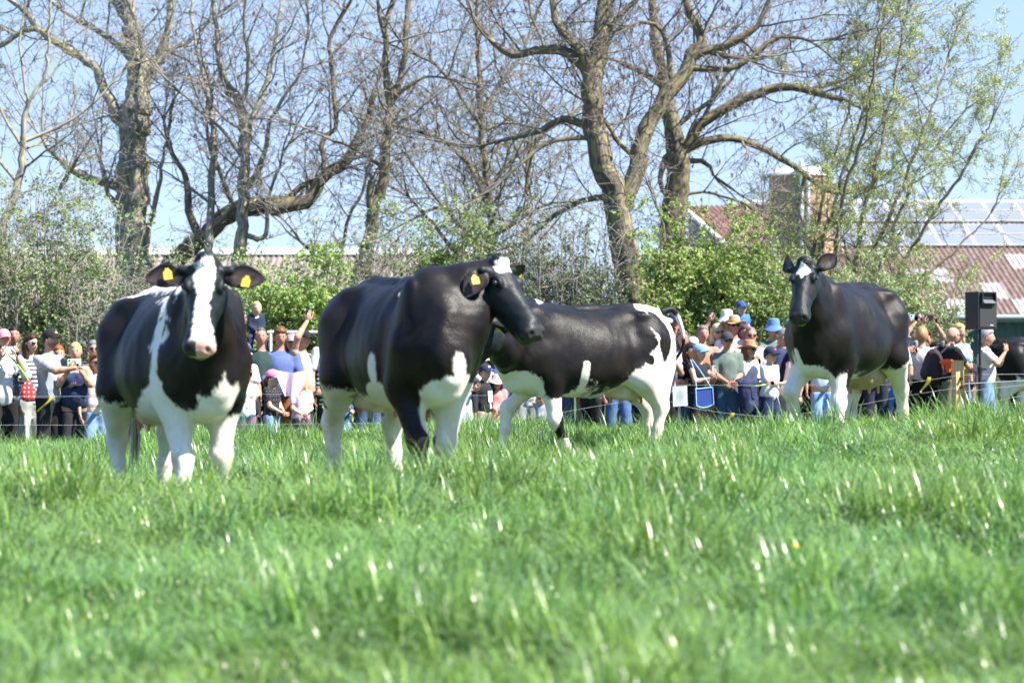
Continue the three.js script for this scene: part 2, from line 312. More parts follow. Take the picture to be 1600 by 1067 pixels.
  paint(body, bodyCoat);
  // keep the body's own head copy just under the finer head
  const fine = skinned(headPrims, V(-0.14, -0.26, -0.22), V(0.62, 0.18, 0.22), 0.0068, (x, y, z, d) => {
    for (const s of [-1, 1]) { d += 0.022 * Math.exp(-(((x - 0.552) / 0.02) ** 2 + ((y + 0.012) / 0.016) ** 2 + ((z - 0.052 * s) / 0.014) ** 2)); d += 0.012 * Math.exp(-(((x - 0.138) / 0.024) ** 2 + ((y - 0.025) / 0.018) ** 2)) * smooth(0.07, 0.1, Math.abs(z)); }
    d += 0.008 * Math.exp(-(((y + 0.075 + (x - 0.48) * 0.1) / 0.007) ** 2)) * smooth(0.40, 0.46, x);       // mouth line
    d += 0.0012 * noise3(x * 14, y * 14, z * 14 + sd);
    if (y > 0.09 && x < 0.05) d += 0.006 * noise3(x * 60, y * 60, z * 60);
    return d;
  });
  paint(fine, (x, y, z) => {
    const n = 0.012 * noise3(x * 20 + sd, y * 20, z * 20) + 0.006 * noise3(x * 60, y * 60, z * 60);
    const pad = smooth(0.50, 0.525, x + n * 0.6) * smooth(-0.075, -0.055, y);
    const w = smooth(-0.006, 0.006, o.blaze(x, y, z) + n), br = 0.006 * (1 + noise3(x * 9, y * 9, z * 9));
    const nostril = Math.max(...[-1, 1].map(s => Math.exp(-(((x - 0.553) / 0.022) ** 2 + ((y + 0.012) / 0.016) ** 2 + ((z - 0.053 * s) / 0.013) ** 2))));
    let c = [lerp(0.006 + br, 0.76, w), lerp(0.0095 + br, 0.73, w), lerp(0.011 + br, 0.69, w)];
    const pk = o.pinkNose ? smooth(-0.02, 0.02, o.pinkNose(x, y, z) + 3 * n) : 0;
    const nose = [lerp(0.035, 0.60, pk), lerp(0.033, 0.36, pk), lerp(0.036, 0.30, pk)];
    c = c.map((v, i) => lerp(v, nose[i], pad)); c = c.map((v, i) => lerp(v, [0.012, 0.008, 0.008][i], nostril * 0.9));
    const chin = o.grassChin ? smooth(0.40, 0.46, x) * smooth(-0.105, -0.12, y) : 0;
    return c.map((v, i) => lerp(v, [0.24, 0.34, 0.10][i], chin * 0.75));
  });
  fine.applyMatrix4(hm);
  mesh('body', flatUV(mergeGeometries([body, fine])), coatMat, root);
  for (const s of [-1, 1]) mesh('eye', new Acc().ball(0, 0, 0, 0.023, 0.019, 0.016, null, 14, 10).build().applyMatrix4(new THREE.Matrix4().setPosition(0.138, 0.032, 0.117 * s)).applyMatrix4(hm), eyeMat, root);
  // ears: cupped leaf shapes
  [[1, o.ears?.[0] ?? [0.1, 0, 1]], [-1, o.ears?.[1] ?? [0.1, 0, -1]]].forEach(([s, dir], n) => {
    const a = new Acc(), L = o.earLength ?? 0.21, U = V(-dir[0], -dir[1], dir[2]).normalize(), base = V(...(o.earBase ?? [0.02, 0.025]), 0.115 * s);
    const open = V(...(o.earOpen?.[n] ?? [0.9, -0.1, 0])); const W = open.clone().cross(U).normalize(), Nn = U.clone().cross(W).normalize().multiplyScalar(-1);
    if (Nn.dot(open) < 0) Nn.negate();
    const ring = 12, seg = 9, ids = [];
    for (let k = 0; k <= seg; k++) {
      const t = k / seg, w = (0.034 + 0.044 * Math.sin(Math.PI * Math.pow(t, 1.15))) * Math.pow(1 - Math.pow(t, 4), 0.5) + 0.002, row = [];
      for (let q = 0; q < ring; q++) {
        const an = q / ring * Math.PI * 2, side = Math.cos(an), th = Math.sin(an);
        const cup = 0.55 * w * (side * side) * smooth(0, 0.3, t) - 0.2 * w, p = base.clone().addScaledVector(U, t * L).addScaledVector(W, side * w).addScaledVector(Nn, cup + th * (0.004 + 0.022 * (1 - t) * (1 - side * side)));
        p.addScaledVector(hyLocal, -0.05 * t * t * (o.earDroop ?? 1)); p.applyMatrix4(hm);
        const nn = Nn.clone().multiplyScalar(th).addScaledVector(W, side * 0.4).normalize().transformDirection(hm);
        const inner = th > 0.1 && t > 0.12 && Math.abs(side) < 0.85 ? 0.5 + 0.5 * noise3(t * 9, side * 7, s) : 0;
        row.push(a.vert(p.x, p.y, p.z, nn.x, nn.y, nn.z, lin(0.011 + 0.05 * inner, 0.010 + 0.035 * inner, 0.011 + 0.032 * inner)));
      }
      ids.push(row);
      if (k) for (let q = 0; q < ring; q++) { const e = (q + 1) % ring, A = ids[k - 1], B = row; a.i.push(A[q], A[e], B[q], A[e], B[e], B[q]); }
    }
    const g = a.build(); g.computeVertexNormals(); const ear = mesh('ear', flatUV(g), coatMat, root);
    if (o.tags?.[n]) {
      const [t, dx] = o.tags[n], c = base.clone().addScaledVector(U, t * L).addScaledVector(Nn, 0.032).addScaledVector(W, dx - 0.02);
      const sh = new THREE.Shape(); sh.moveTo(-0.012, 0.045); sh.lineTo(0.012, 0.045); sh.lineTo(0.014, 0.03); sh.lineTo(0.029, 0.018); sh.lineTo(0.029, -0.04); sh.lineTo(-0.029, -0.04); sh.lineTo(-0.029, 0.018); sh.lineTo(-0.014, 0.03); sh.closePath();
      const eg = new THREE.ExtrudeGeometry(sh, { depth: 0.003, bevelEnabled: true, bevelSize: 0.0015, bevelThickness: 0.001, bevelSegments: 1 });
      const zz = Nn.clone().normalize(), yy = V(0, 1, 0).applyQuaternion(new THREE.Quaternion().setFromRotationMatrix(new THREE.Matrix4().extractRotation(hi))).addScaledVector(U, 0.15); const xx = yy.clone().cross(zz).normalize(); yy.copy(zz).cross(xx).normalize();
      eg.scale(0.8, 0.8, 1); eg.applyMatrix4(new THREE.Matrix4().makeBasis(xx, yy, zz).setPosition(c.addScaledVector(yy, -0.02))).applyMatrix4(hm); mesh('ear_tag', eg, tagMat, ear);
    }
  });
  // hooves
  for (const key of ['fr', 'fl', 'hr', 'hl']) {
    const J = legs[key], b = J[J.length - 1], a = J[J.length - 2], fwd = key[0] === 'f' ? 0.02 : 0.025, tip = o.lifted === key;
    const acc = new Acc(), dir = b.clone().sub(a).normalize();
    for (const s of [-1, 1]) acc.tube([{ x: b.x, y: b.y + 0.03, z: b.z + 0.024 * s, r: 0.038 }, { x: b.x + (tip ? dir.x * 0.04 : fwd), y: b.y + (tip ? dir.y * 0.04 : -0.005), z: b.z + 0.028 * s, r: 0.042 }, { x: b.x + (tip ? dir.x * 0.07 : fwd * 1.6), y: b.y + (tip ? dir.y * 0.07 : -0.035), z: b.z + 0.028 * s, r: 0.036 }], 10);
    mesh('hoof', acc.build(), hoofMat, root);
  }
  // udder with teats
  const [us, ut] = o.udder ?? [0.8, [1.15, 1.45, 1.7]]; const ug = skinned([ellipsoid(V(-0.44, 0.73, 0), V(0.23, 0.17, 0.17), 0.05), ellipsoid(V(-0.58, 0.74, 0.08), V(0.11, 0.14, 0.09), 0.05), ellipsoid(V(-0.58, 0.74, -0.08), V(0.11, 0.14, 0.09), 0.05), ellipsoid(V(-0.36, 0.69, 0.08), V(0.13, 0.12, 0.09), 0.05), ellipsoid(V(-0.36, 0.69, -0.08), V(0.13, 0.12, 0.09), 0.05)], V(-0.8, 0.45, -0.3), V(-0.1, 1.0, 0.3), 0.02).translate(0.44, -0.86, 0).scale(1, us, 0.9).translate(-0.44, 0.86, 0);
  paint(ug, (x, y, z) => { const d = smooth(-0.2, 0.6, noise3(x * 7, y * 7, z * 7 + sd)); return [lerp(1, 0.8, d) * ut[0], lerp(1, 0.78, d) * ut[1], lerp(1, 0.6, d) * ut[2]]; });
  const udder = mesh('udder', ug, udderMat, root);
  for (const [x, z] of [[-0.33, 0.08], [-0.33, -0.08], [-0.55, 0.075], [-0.55, -0.075]]) mesh('teat', paint(new Acc().tube([...[[0.60, 1, 0.018], [0.56, 1.05, 0.014], [0.53, 1.08, 0.011]].map(([y, k, r]) => ({ x, y: 0.86 + (y - 0.86) * us, z: z * k, r }))], 8).build(), () => [0.9, 0.62, 0.55]), udderMat, udder);
  // tail
  const tl = o.tail ?? [[-0.86, 1.42, 0], [-0.93, 1.36, 0], [-0.95, 1.15, 0.01], [-0.93, 0.85, 0.02], [-0.93, 0.6, 0.02]];
  const cv = new THREE.CatmullRomCurve3(tl.map(p => V(...p))).getPoints(22);
  const ta = new Acc(); ta.tube(cv.map((p, k) => ({ x: p.x, y: p.y, z: p.z, r: lerp(0.034, 0.014, Math.min(1, k / 14)) })), 10);
  const tg = ta.build(); paint(tg, (x, y, z) => o.tailWhite?.(x, y, z) ? [0.7, 0.66, 0.58] : [0.013, 0.012, 0.013]);
  const tail = mesh('tail', flatUV(tg), coatMat, root);
  const end = cv[cv.length - 1], dirT = end.clone().sub(cv[cv.length - 4]).normalize(), sw = new Acc(), r = rng(31 + sd);
  for (let k = 0; k < 60; k++) { const a = r() * 6.28, q = Math.sqrt(r()) * 0.03, L = 0.18 + r() * 0.16; const b = end.clone().addScaledVector(dirT, -0.1); sw.tube([{ x: b.x + Math.cos(a) * q * 0.5, y: b.y, z: b.z + Math.sin(a) * q * 0.5, r: 0.006 }, { x: b.x + Math.cos(a) * q * 1.5 + dirT.x * L * 0.5, y: b.y + dirT.y * L * 0.5 - 0.02, z: b.z + Math.sin(a) * q * 1.5 + dirT.z * L * 0.5, r: 0.005 }, { x: b.x + Math.cos(a) * q * 0.9 + dirT.x * L, y: b.y + dirT.y * L - 0.05, z: b.z + Math.sin(a) * q * 0.9 + dirT.z * L, r: 0.001 }], 3); }
  mesh('tail_switch', paint(flatUV(sw.build()), () => o.switchWhite ? [0.62, 0.57, 0.48] : [0.016, 0.014, 0.014]), coatMat, tail);
  return root;
}
const hyLocal = V(0, 1, 0);
// signed "how far inside" of an ellipsoid patch: > 0 inside
const blob = (x, y, z, c, r) => 1 - Math.hypot((x - c[0]) / r[0], (y - c[1]) / r[1], (z - c[2]) / r[2]);
const strip = (x, y, z, a, b, r) => { const bx = b[0] - a[0], by = b[1] - a[1], bz = b[2] - a[2], t = clamp(((x - a[0]) * bx + (y - a[1]) * by + (z - a[2]) * bz) / (bx * bx + by * by + bz * bz), 0, 1); return (r - Math.hypot(x - a[0] - bx * t, y - a[1] - by * t, z - a[2] - bz * t)) / r * 0.4; };
const spot = (px, d) => [(px - 800) / F * d, -d];

// the cow facing the camera with a broad white blaze
makeCow({
  label: 'black and white cow facing the camera with broad white blaze down its face', group: 'cows in the meadow', pos: spot(275, 14.4), heading: 24, seed: 1, size: 1.03, wide: 0.93,
  poll: at(322, 423, 13.35), face: [-0.01, -0.78, 0.56], brow: [0.02, 0.56, 0.78], earBase: [0.055, 0.0], headSize: 0.98, earLength: 0.235, tags: [[0.45, 0], [0.55, 0]], ears: [[0.0, -0.08, 1], [0.0, -0.12, -1]], earOpen: [[0.25, 0.95, 0], [0.25, 0.95, 0]], earDroop: 0.6, grassChin: true,
  legs: { fr: [[0.62, 0.46, 0.135], [0.70, 0.14, 0.14], [0.75, 0.03, 0.14]], fl: [[0.50, 0.46, -0.13], [0.42, 0.14, -0.13], [0.46, 0.03, -0.13]], hr: [[-0.42, 0.84, 0.26], [-0.66, 0.53, 0.2], [-0.58, 0.15, 0.2], [-0.54, 0.03, 0.2]], hl: [[-0.42, 0.84, -0.26], [-0.80, 0.56, -0.16], [-0.84, 0.16, -0.15], [-0.80, 0.03, -0.15]] },
  pinkNose: (x, y, z) => (z < 0.012 ? 0.1 : -0.1), switchWhite: true,
  blaze: (x, y, z) => { const c = -0.004, w = x < 0.05 ? 0.058 : x < 0.28 ? lerp(0.062, 0.036, smooth(0.05, 0.28, x)) : lerp(0.036, 0.085, smooth(0.3, 0.5, x)); return Math.min(w - Math.abs(z - c) - (z > 0 && x > 0.4 ? 0.03 : 0), y + 0.01 - (x < 0.4 ? 0.02 : 0) + (x > 0.45 ? 0.07 : 0), x - 0.002 - (z > 0.02 ? 0.02 : 0)) * 1; },
  coat(x, y, z, legs, n) {
    let b = -1; const s = (v) => { b = Math.max(b, v); };
    s(blob(x, y, z, [-0.16, 1.15, 0.34], [0.58, 0.42, 0.46])); s(blob(x, y, z, [0.05, 1.06, 0.38], [0.40, 0.36, 0.3]));
    s(blob(x, y, z, [0.80, 1.22, 0.12], [0.25, 0.44, 0.22])); s(blob(x, y, z, [0.74, 1.02, 0.17], [0.19, 0.28, 0.16])); s(blob(x, y, z, [0.9, 1.4, 0], [0.4, 0.34, 0.3]));
    s(blob(x, y, z, [0.35, 1.18, -0.32], [0.66, 0.40, 0.24])); s(blob(x, y, z, [0.62, 0.98, -0.22], [0.22, 0.3, 0.14]));
    s(blob(x, y, z, [-0.86, 1.15, 0.12], [0.08, 0.16, 0.12])); s(blob(x, y, z, [0.74, 1.20, -0.12], [0.30, 0.36, 0.20]));
    b = Math.min(b, -strip(x, y, z, [0.48, 1.46, 0.06], [0.02, 1.26, 0.42], 0.035)); b = Math.min(b, -strip(x, y, z, [0.70, 1.50, 0.12], [0.56, 0.95, 0.26], 0.05));
    b = Math.min(b, -blob(x, y, z, [-0.62, 1.5, 0.05], [0.3, 0.1, 0.3]));
    return -(b * 0.5 + n * 0.55);
  },
});

// the cow in profile, looking towards the speaker
makeCow({
  label: 'mostly black cow standing with raised head looking sideways, white star on forehead', group: 'cows in the meadow', pos: spot(626, 14.75), heading: 23, seed: 2, size: 1.03, wide: 0.84,
  poll: at(772, 424, 14.2), face: [0.50, -0.70, 0.46], brow: [0.55, 0.62, 0.55], headSize: 0.93, tags: [[0.5, 0], [0.5, 0]], ears: [[-0.35, 0.35, 0.55], [0.15, 0.25, -1]], earOpen: [[0.1, 0.9, 0.5], [0.8, 0.3, 0]],
  legs: { fr: [[0.62, 0.47, 0.12], [0.68, 0.14, 0.11], [0.72, 0.03, 0.11]], fl: [[0.50, 0.46, -0.1], [0.43, 0.14, -0.08], [0.47, 0.03, -0.08]], hr: [[-0.42, 0.84, 0.25], [-0.74, 0.54, 0.2], [-0.70, 0.15, 0.2], [-0.66, 0.03, 0.2]], hl: [[-0.40, 0.84, -0.25], [-0.66, 0.54, -0.18], [-0.56, 0.15, -0.18], [-0.52, 0.03, -0.18]] },
  tail: [[-0.86, 1.40, 0.0], [-0.95, 1.33, 0.03], [-1.0, 1.12, 0.08], [-0.98, 0.9, 0.12], [-0.96, 0.72, 0.14]], tailWhite: (x, y) => y < 0.9, switchWhite: true,
  blaze: (x, y, z) => Math.min(0.045 - Math.abs(x - 0.045) * 1.2, 0.06 - Math.abs(z), y),
  coat(x, y, z, legs, n) {
    let w = -1; const s = v => { w = Math.max(w, v); };
    const mid = 1 - smooth(0.55, 0.75, Math.abs(x + 0.1));
    s(x > -0.55 && x < 0.36 ? (0.72 + 0.05 * mid - y) * 1.4 : -1);
    s(strip(x, y, z, [0.26, 0.70, 0.30], [0.30, 0.98, 0.34], 0.06) * 1.6); s(blob(x, y, z, [0.26, 0.70, 0.26], [0.16, 0.14, 0.3]));
    s(blob(x, y, z, [-0.90, 1.05, 0.05], [0.17, 0.38, 0.3])); s(x < -0.3 ? (0.60 + 0.42 * smooth(-0.50, -0.90, x) - y) * 1.5 : -1); s(y < 0.62 && x < -0.3 ? 0.3 : -1);
    s(blob(x, y, z, [-0.80, 1.50, 0], [0.2, 0.09, 0.16])); s(strip(x, y, z, [0.42, 1.50, 0.02], [0.40, 1.37, 0.16], 0.03));
    s(blob(x, y, z, [0.80, 0.72, -0.02], [0.19, 0.18, 0.18])); s(blob(x, y, z, [0.70, 0.66, -0.06], [0.24, 0.2, 0.18]));
    s(y < 0.82 && x > 0.35 && z < -0.03 ? 0.4 : -1); s(y < 0.30 && x > 0.4 ? (0.26 - y) * 2 : -1);
    s(strip(x, y, z, [0.52, 0.72, 0.06], [0.52, 0.5, 0.12], 0.035)); s(strip(x, y, z, [0.99, 1.02, -0.02], [0.85, 0.85, -0.04], 0.045));
    return w * 0.6 + n * 0.45;
  },
});

// the grazing-height cow walking the other way, its head behind its neighbour
makeCow({
  label: 'black cow with white rump walking with lowered head behind its neighbour', group: 'cows in the meadow', pos: spot(915, 19.9), heading: -58, seed: 3, size: 0.97,
  poll: at(765, 508, 18.9), face: [-0.62, -0.74, 0.28], brow: [-0.5, 0.66, 0.3], tags: [null, [0.5, 0]],
  legs: { fr: [[0.72, 0.55, 0.17], [0.76, 0.19, 0.17], [0.80, 0.05, 0.17]], fl: [[0.44, 0.46, -0.19], [0.30, 0.16, -0.19], [0.30, 0.04, -0.19]], hl: [[-0.42, 0.84, -0.25], [-0.70, 0.54, -0.18], [-0.62, 0.15, -0.18], [-0.58, 0.03, -0.18]], hr: [[-0.46, 0.84, 0.25], [-0.80, 0.55, 0.18], [-0.84, 0.16, 0.18], [-0.80, 0.03, 0.18]] },
  tail: [[-0.84, 1.42, 0], [-0.94, 1.44, -0.02], [-1.02, 1.30, -0.04], [-1.05, 1.12, -0.04], [-1.0, 0.98, 0.02], [-0.96, 0.86, 0.1]], tailWhite: (x, y) => y < 1.38 && y > 1.2,
  blaze: (x, y, z) => Math.min(0.04 - Math.abs(z), y),
  coat(x, y, z, legs, n) {
    let w = -1; const s = v => { w = Math.max(w, v); }, b = v => { w = Math.min(w, -v); };
    s(x < 0.42 ? (0.72 + 0.34 * smooth(-0.05, -0.55, x) - y) * 1.3 : -1);
    s(blob(x, y, z, [-0.78, 1.30, -0.1], [0.32, 0.36, 0.5])); s(blob(x, y, z, [-0.80, 0.85, 0], [0.40, 0.5, 0.6])); s(y < 0.62 && x < -0.3 ? 0.5 : -1);
    s(blob(x, y, z, [0.72, 0.76, 0.05], [0.30, 0.22, 0.3])); s(strip(x, y, z, [0.82, 0.98, -0.12], [0.72, 0.8, -0.18], 0.05));
    s(strip(x, y, z, [0.24, 0.66, -0.3], [0.22, 0.94, -0.34], 0.035) * 1.6); s(strip(x, y, z, [0.48, 1.52, 0.0], [0.62, 1.40, -0.12], 0.045)); s(strip(x, y, z, [0.66, 1.44, -0.05], [0.76, 1.40, -0.08], 0.03));
    s(y < 0.70 && x > 0.25 ? (0.66 - y) * 3 : -1);
    b(blob(x, y, z, [-0.62, 1.15, -0.27], [0.10, 0.20, 0.12])); b(blob(x, y, z, [-0.56, 1.30, -0.24], [0.09, 0.17, 0.12])); b(blob(x, y, z, [-0.86, 1.18, -0.14], [0.11, 0.16, 0.12])); b(blob(x, y, z, [-0.92, 1.32, -0.10], [0.05, 0.12, 0.1]));
    b(blob(x, y, z, [-0.46, 0.98, -0.30], [0.062, 0.075, 0.09])); b(blob(x, y, z, [0.05, 0.80, -0.36], [0.05, 0.06, 0.08])); b(blob(x, y, z, [0.40, 0.82, -0.22], [0.13, 0.17, 0.12])); b(blob(x, y, z, [0.38, 0.40, -0.19], [0.09, 0.12, 0.12])); b(blob(x, y, z, [0.60, 0.66, 0.19], [0.12, 0.10, 0.08])); b(blob(x, y, z, [0.62, 0.90, -0.2], [0.07, 0.08, 0.1]));
    return w * 0.6 + n * 0.5;
  },
});

// the cow stepping forward beside the crowd
makeCow({
  label: 'glossy black cow stepping forward with bent foreleg, white diamond on forehead', group: 'cows in the meadow', pos: spot(1322, 19.9), heading: -30, seed: 4, size: 1.02, wide: 0.95, udder: [1, [0.75, 0.85, 0.7]], lifted: 'fr',
  poll: at(1260, 421, 18.9), face: [-0.20, -0.74, 0.60], brow: [-0.30, 0.55, 0.75], headSize: 0.93, ears: [[0.9, 0.2, 0.45], [0.75, 0.0, -0.75]], earOpen: [[0.2, 0.6, 0.9], [0.1, 0.7, -0.6]], earDroop: 0, tags: [null, null], grassChin: true,
  legs: { fr: [[0.74, 0.56, 0.19], [0.55, 0.27, 0.19], [0.43, 0.22, 0.19]], fl: [[0.58, 0.46, -0.17], [0.62, 0.15, -0.18], [0.66, 0.03, -0.18]], hr: [[-0.40, 0.84, 0.25], [-0.64, 0.54, 0.18], [-0.54, 0.15, 0.18], [-0.50, 0.03, 0.18]], hl: [[-0.46, 0.84, -0.25], [-0.84, 0.56, -0.18], [-0.96, 0.18, -0.18], [-0.96, 0.04, -0.18]] },
  tail: [[-0.86, 1.40, 0], [-0.94, 1.36, 0], [-0.97, 1.15, 0.04], [-0.95, 0.9, 0.1], [-0.92, 0.75, 0.12]],
  blaze: (x, y, z) => Math.min(0.06 - Math.abs(x - 0.09) * 0.8 - Math.abs(z) * 0.9, y),
  coat(x, y, z, legs, n) {
    let w = -1; const s = v => { w = Math.max(w, v); }, b = v => { w = Math.min(w, -v); };
    s((0.71 + 0.10 * smooth(-0.2, -0.6, x) - y) * 1.3); s(blob(x, y, z, [0.78, 0.58, 0.10], [0.34, 0.22, 0.36])); s(y < 0.92 && x > 0.48 && z > 0.08 ? (0.80 - y) * 1.6 : -1);
    s(blob(x, y, z, [-0.90, 0.95, -0.05], [0.19, 0.45, 0.3])); s(x < -0.3 ? (0.66 + 0.34 * smooth(-0.55, -0.92, x) - y) * 1.5 : -1);
    s(strip(x, y, z, [0.86, 1.02, 0.06], [0.84, 0.72, 0.06], 0.04) * 1.6);
    b(strip(x, y, z, [0.46, 0.95, -0.26], [0.50, 0.62, -0.26], 0.075) * 1.6);
    return w * 0.6 + n * 0.5;
  },
});

// a fifth cow behind the fence at the edge of the picture
makeCow({
  label: 'black cow with pale brown belly behind the fence wires, beyond woman in jeans', group: 'cows behind the fence', pos: [(1640 - 800) / F * 36, -36], heading: 84, seed: 5, cell: 0.018, size: 0.98,
  poll: at(1735, 560, 36), face: [0.8, -0.6, 0.1], brow: [0.6, 0.8, 0], blaze: () => -1,
  coat(x, y, z, legs, n) { let w = (0.82 - y) * 1.4; w = Math.max(w, x < -0.8 ? -0.2 : -1); return w * 0.6 + n * 0.6; },
});
// ---------------------------------------------------------------- grass: tufts of curved blades, spread over the meadow
{
  const blade = (acc, r, x, z, h, w, lean, dir, shade) => {                        // a folded blade, bent over
    const n = 6, cx = Math.cos(dir), cz = Math.sin(dir), sx = -cz, sz = cx; let prev = null, bend = 0.08 + r() * 0.6, px = x, py = 0, pz = z; const step = h / n;
    for (let k = 0; k <= n; k++) {
      const t = k / n, ww = w * Math.pow(1 - t, 0.6) * (0.75 + 0.5 * Math.min(1, t * 3)) + 0.0003, a = bend + lean * t * t, ny = Math.sin(a), nh = -Math.cos(a);
      const c = lin(shade[0], shade[1], shade[2]);
      const L = acc.vert(px - sx * ww, py, pz - sz * ww, cx * nh * 0.9 - sx * 0.4, Math.max(0.15, ny), cz * nh * 0.9 - sz * 0.4, c), R = acc.vert(px + sx * ww, py, pz + sz * ww, cx * nh * 0.9 + sx * 0.4, Math.max(0.15, ny), cz * nh * 0.9 + sz * 0.4, c);
      if (prev) acc.i.push(prev[0], prev[1], L, prev[1], R, L); prev = [L, R];
      px += cx * Math.sin(a) * step; pz += cz * Math.sin(a) * step; py += Math.cos(a) * step;
    }
  };
  const tuft = (seed, count, hgt, spread) => {
    const r = rng(seed), a = new Acc();
    for (let k = 0; k < count; k++) {
      const q = Math.sqrt(r()) * spread, an = r() * 6.283, v = r(), dry = r() < 0.03;
      const c = dry ? [0.33, 0.28, 0.12] : [lerp(0.085, 0.20, v), lerp(0.20, 0.35, v), lerp(0.025, 0.07, r())];
      blade(a, r, Math.cos(an) * q, Math.sin(an) * q, hgt * (0.5 + 0.8 * r() * (0.6 + 0.8 * r())), 0.0022 + 0.003 * r(), 0.5 + 2.4 * r(), r() * 6.283, c);
    }
    const g = a.build(); g.computeVertexNormals(); return g;
  };
  const mat = phys(0xffffff, 0.95, { vertexColors: true, side: THREE.DoubleSide, transmission: 0.42, thickness: 0, clearcoat: 0.9, clearcoatRoughness: 0.28, specularIntensity: 0.5 });
  const kinds = [tuft(11, 66, 0.22, 0.13), tuft(12, 68, 0.19, 0.13), tuft(13, 60, 0.26, 0.12), tuft(14, 74, 0.16, 0.14)];
  const lists = kinds.map(() => []), r = rng(77), m = new THREE.Matrix4(), q = new THREE.Quaternion(), e = new THREE.Euler();
  const put = (x, z, s) => {
    const n = noise3(x * 0.5, 1, z * 0.5) + 0.6 * noise3(x * 1.6, 4, z * 1.6);
    const k = n > 0.45 ? 2 : n < -0.5 ? 3 : r() < 0.5 ? 0 : 1;
    e.set((r() - 0.5) * 0.25, r() * 6.283, (r() - 0.5) * 0.25); q.setFromEuler(e);
    const hs = s * (0.75 + 0.45 * r()) * (1 + 0.18 * n);
    const c = 0.80 + 0.35 * r() + 0.12 * noise3(x * 0.9, 7, z * 0.9), y = noise3(x * 0.7, 17, z * 0.7);
    lists[k].push([new THREE.Matrix4().compose(V(x, ground(x, z) - 0.01, z), q, V(s * 1.15, hs, s * 1.15)), lin(c * (1 + 0.12 * y), c, c * (1 - 0.2 * y))]);
  };
  for (let d = 3.5; d < 33;) {
    const step = 0.085 + 0.0016 * d, half = d * 0.262 + 1.1;
    for (let x = -half; x < half; x += step) put(x + (r() - 0.5) * step, -d + (r() - 0.5) * step, 1);
    d += step * (d > 24.6 ? 2.2 : 1);
  }
  kinds.forEach((g, k) => {
    const im = new THREE.InstancedMesh(g, mat, lists[k].length); im.name = numbered('grass');
    lists[k].forEach(([mm, c], i) => { im.setMatrixAt(i, mm); im.setColorAt(i, c); });
    im.castShadow = im.receiveShadow = true; scene.add(im);
    tag(im, ['medium fresh green grass of the meadow', 'slightly shorter green grass mixed through the meadow', 'taller lush grass clumps standing in patches on the meadow', 'short fine grass in low patches of the meadow'][k], 'grass', null, 'stuff');
  });
}
// ---------------------------------------------------------------- people: one builder, one line for each person further down
const skinMat = phys(0xffffff, 0.55, { vertexColors: true, specularIntensity: 0.5 }), hairMats = {}, clothMats = {}, plainMats = {};
const TONE = { fair: [0.43, 0.245, 0.175], pale: [0.48, 0.295, 0.22], red: [0.42, 0.20, 0.145], tan: [0.33, 0.18, 0.11] };
function pattern(kind, a, b, c) {
  const S = 64, t = new Uint8Array(S * S * 4), A = srgb(a), B = srgb(b ?? a), C = srgb(c ?? b ?? a), r = rng(kind.length * 13 + 5), enc = v => Math.round(255 * (v <= 0.0031308 ? v * 12.92 : 1.055 * Math.pow(v, 1 / 2.4) - 0.055));
  const dots = Array.from({ length: kind === 'floral' ? 26 : 9 }, () => [r() * S, r() * S, 3 + r() * 6, r() < 0.5]);
  for (let y = 0; y < S; y++) for (let x = 0; x < S; x++) {
    let q = A; const k = (y * S + x) * 4;
    if (kind === 'stripe') q = (y % 32) < 14 ? B : A;
    else if (kind === 'fine') q = (y % 16) < 7 ? B : A;
    else if (kind === 'wide') q = y < 22 ? B : A;
    else if (kind === 'dot') { const u = x % 32 - (y >= 32 ? 0 : 0) - 16, v = y % 32 - 16; q = Math.hypot(u, v) < 6.5 ? B : A; }
    else if (kind === 'plaid') q = (x % 32 < 5 || y % 32 < 5) ? B : (x % 32 > 16 && x % 32 < 20) || (y % 32 > 16 && y % 32 < 20) ? C : A;
    else if (kind === 'floral' || kind === 'print') { for (const [u, v, s, w] of dots) { const dx = Math.min(Math.abs(x - u), S - Math.abs(x - u)), dy = Math.min(Math.abs(y - v), S - Math.abs(y - v)); if (Math.hypot(dx, dy) < s) q = w ? B : C; } }
    else if (kind === 'quilt') q = (y % 32) < 3 ? B : A;
    const n = 0.94 + 0.12 * r(); t[k] = Math.min(255, enc(q.r) * n); t[k + 1] = Math.min(255, enc(q.g) * n); t[k + 2] = Math.min(255, enc(q.b) * n); t[k + 3] = 255;
  }
  const tex = new THREE.DataTexture(t, S, S); tex.colorSpace = THREE.SRGBColorSpace; tex.wrapS = tex.wrapT = THREE.RepeatWrapping; tex.magFilter = THREE.LinearFilter;
  tex.repeat.setScalar({ stripe: 9, fine: 12, wide: 8, dot: 9, plaid: 9, floral: 3, print: 3.2, quilt: 6 }[kind]); tex.needsUpdate = true; return tex;
}
function cloth(spec) {                                          // '#hex' or [pattern, colours...]
  const key = String(spec); if (clothMats[key]) return clothMats[key];
  return clothMats[key] = Array.isArray(spec) ? std(lin(0.72, 0.72, 0.72), 0.92, { map: pattern(...spec) }) : std(srgb(spec).multiplyScalar(0.72), 0.92);
}
const plain = (hex, rough = 0.6) => plainMats[hex + rough] ??= std(srgb(hex), rough);
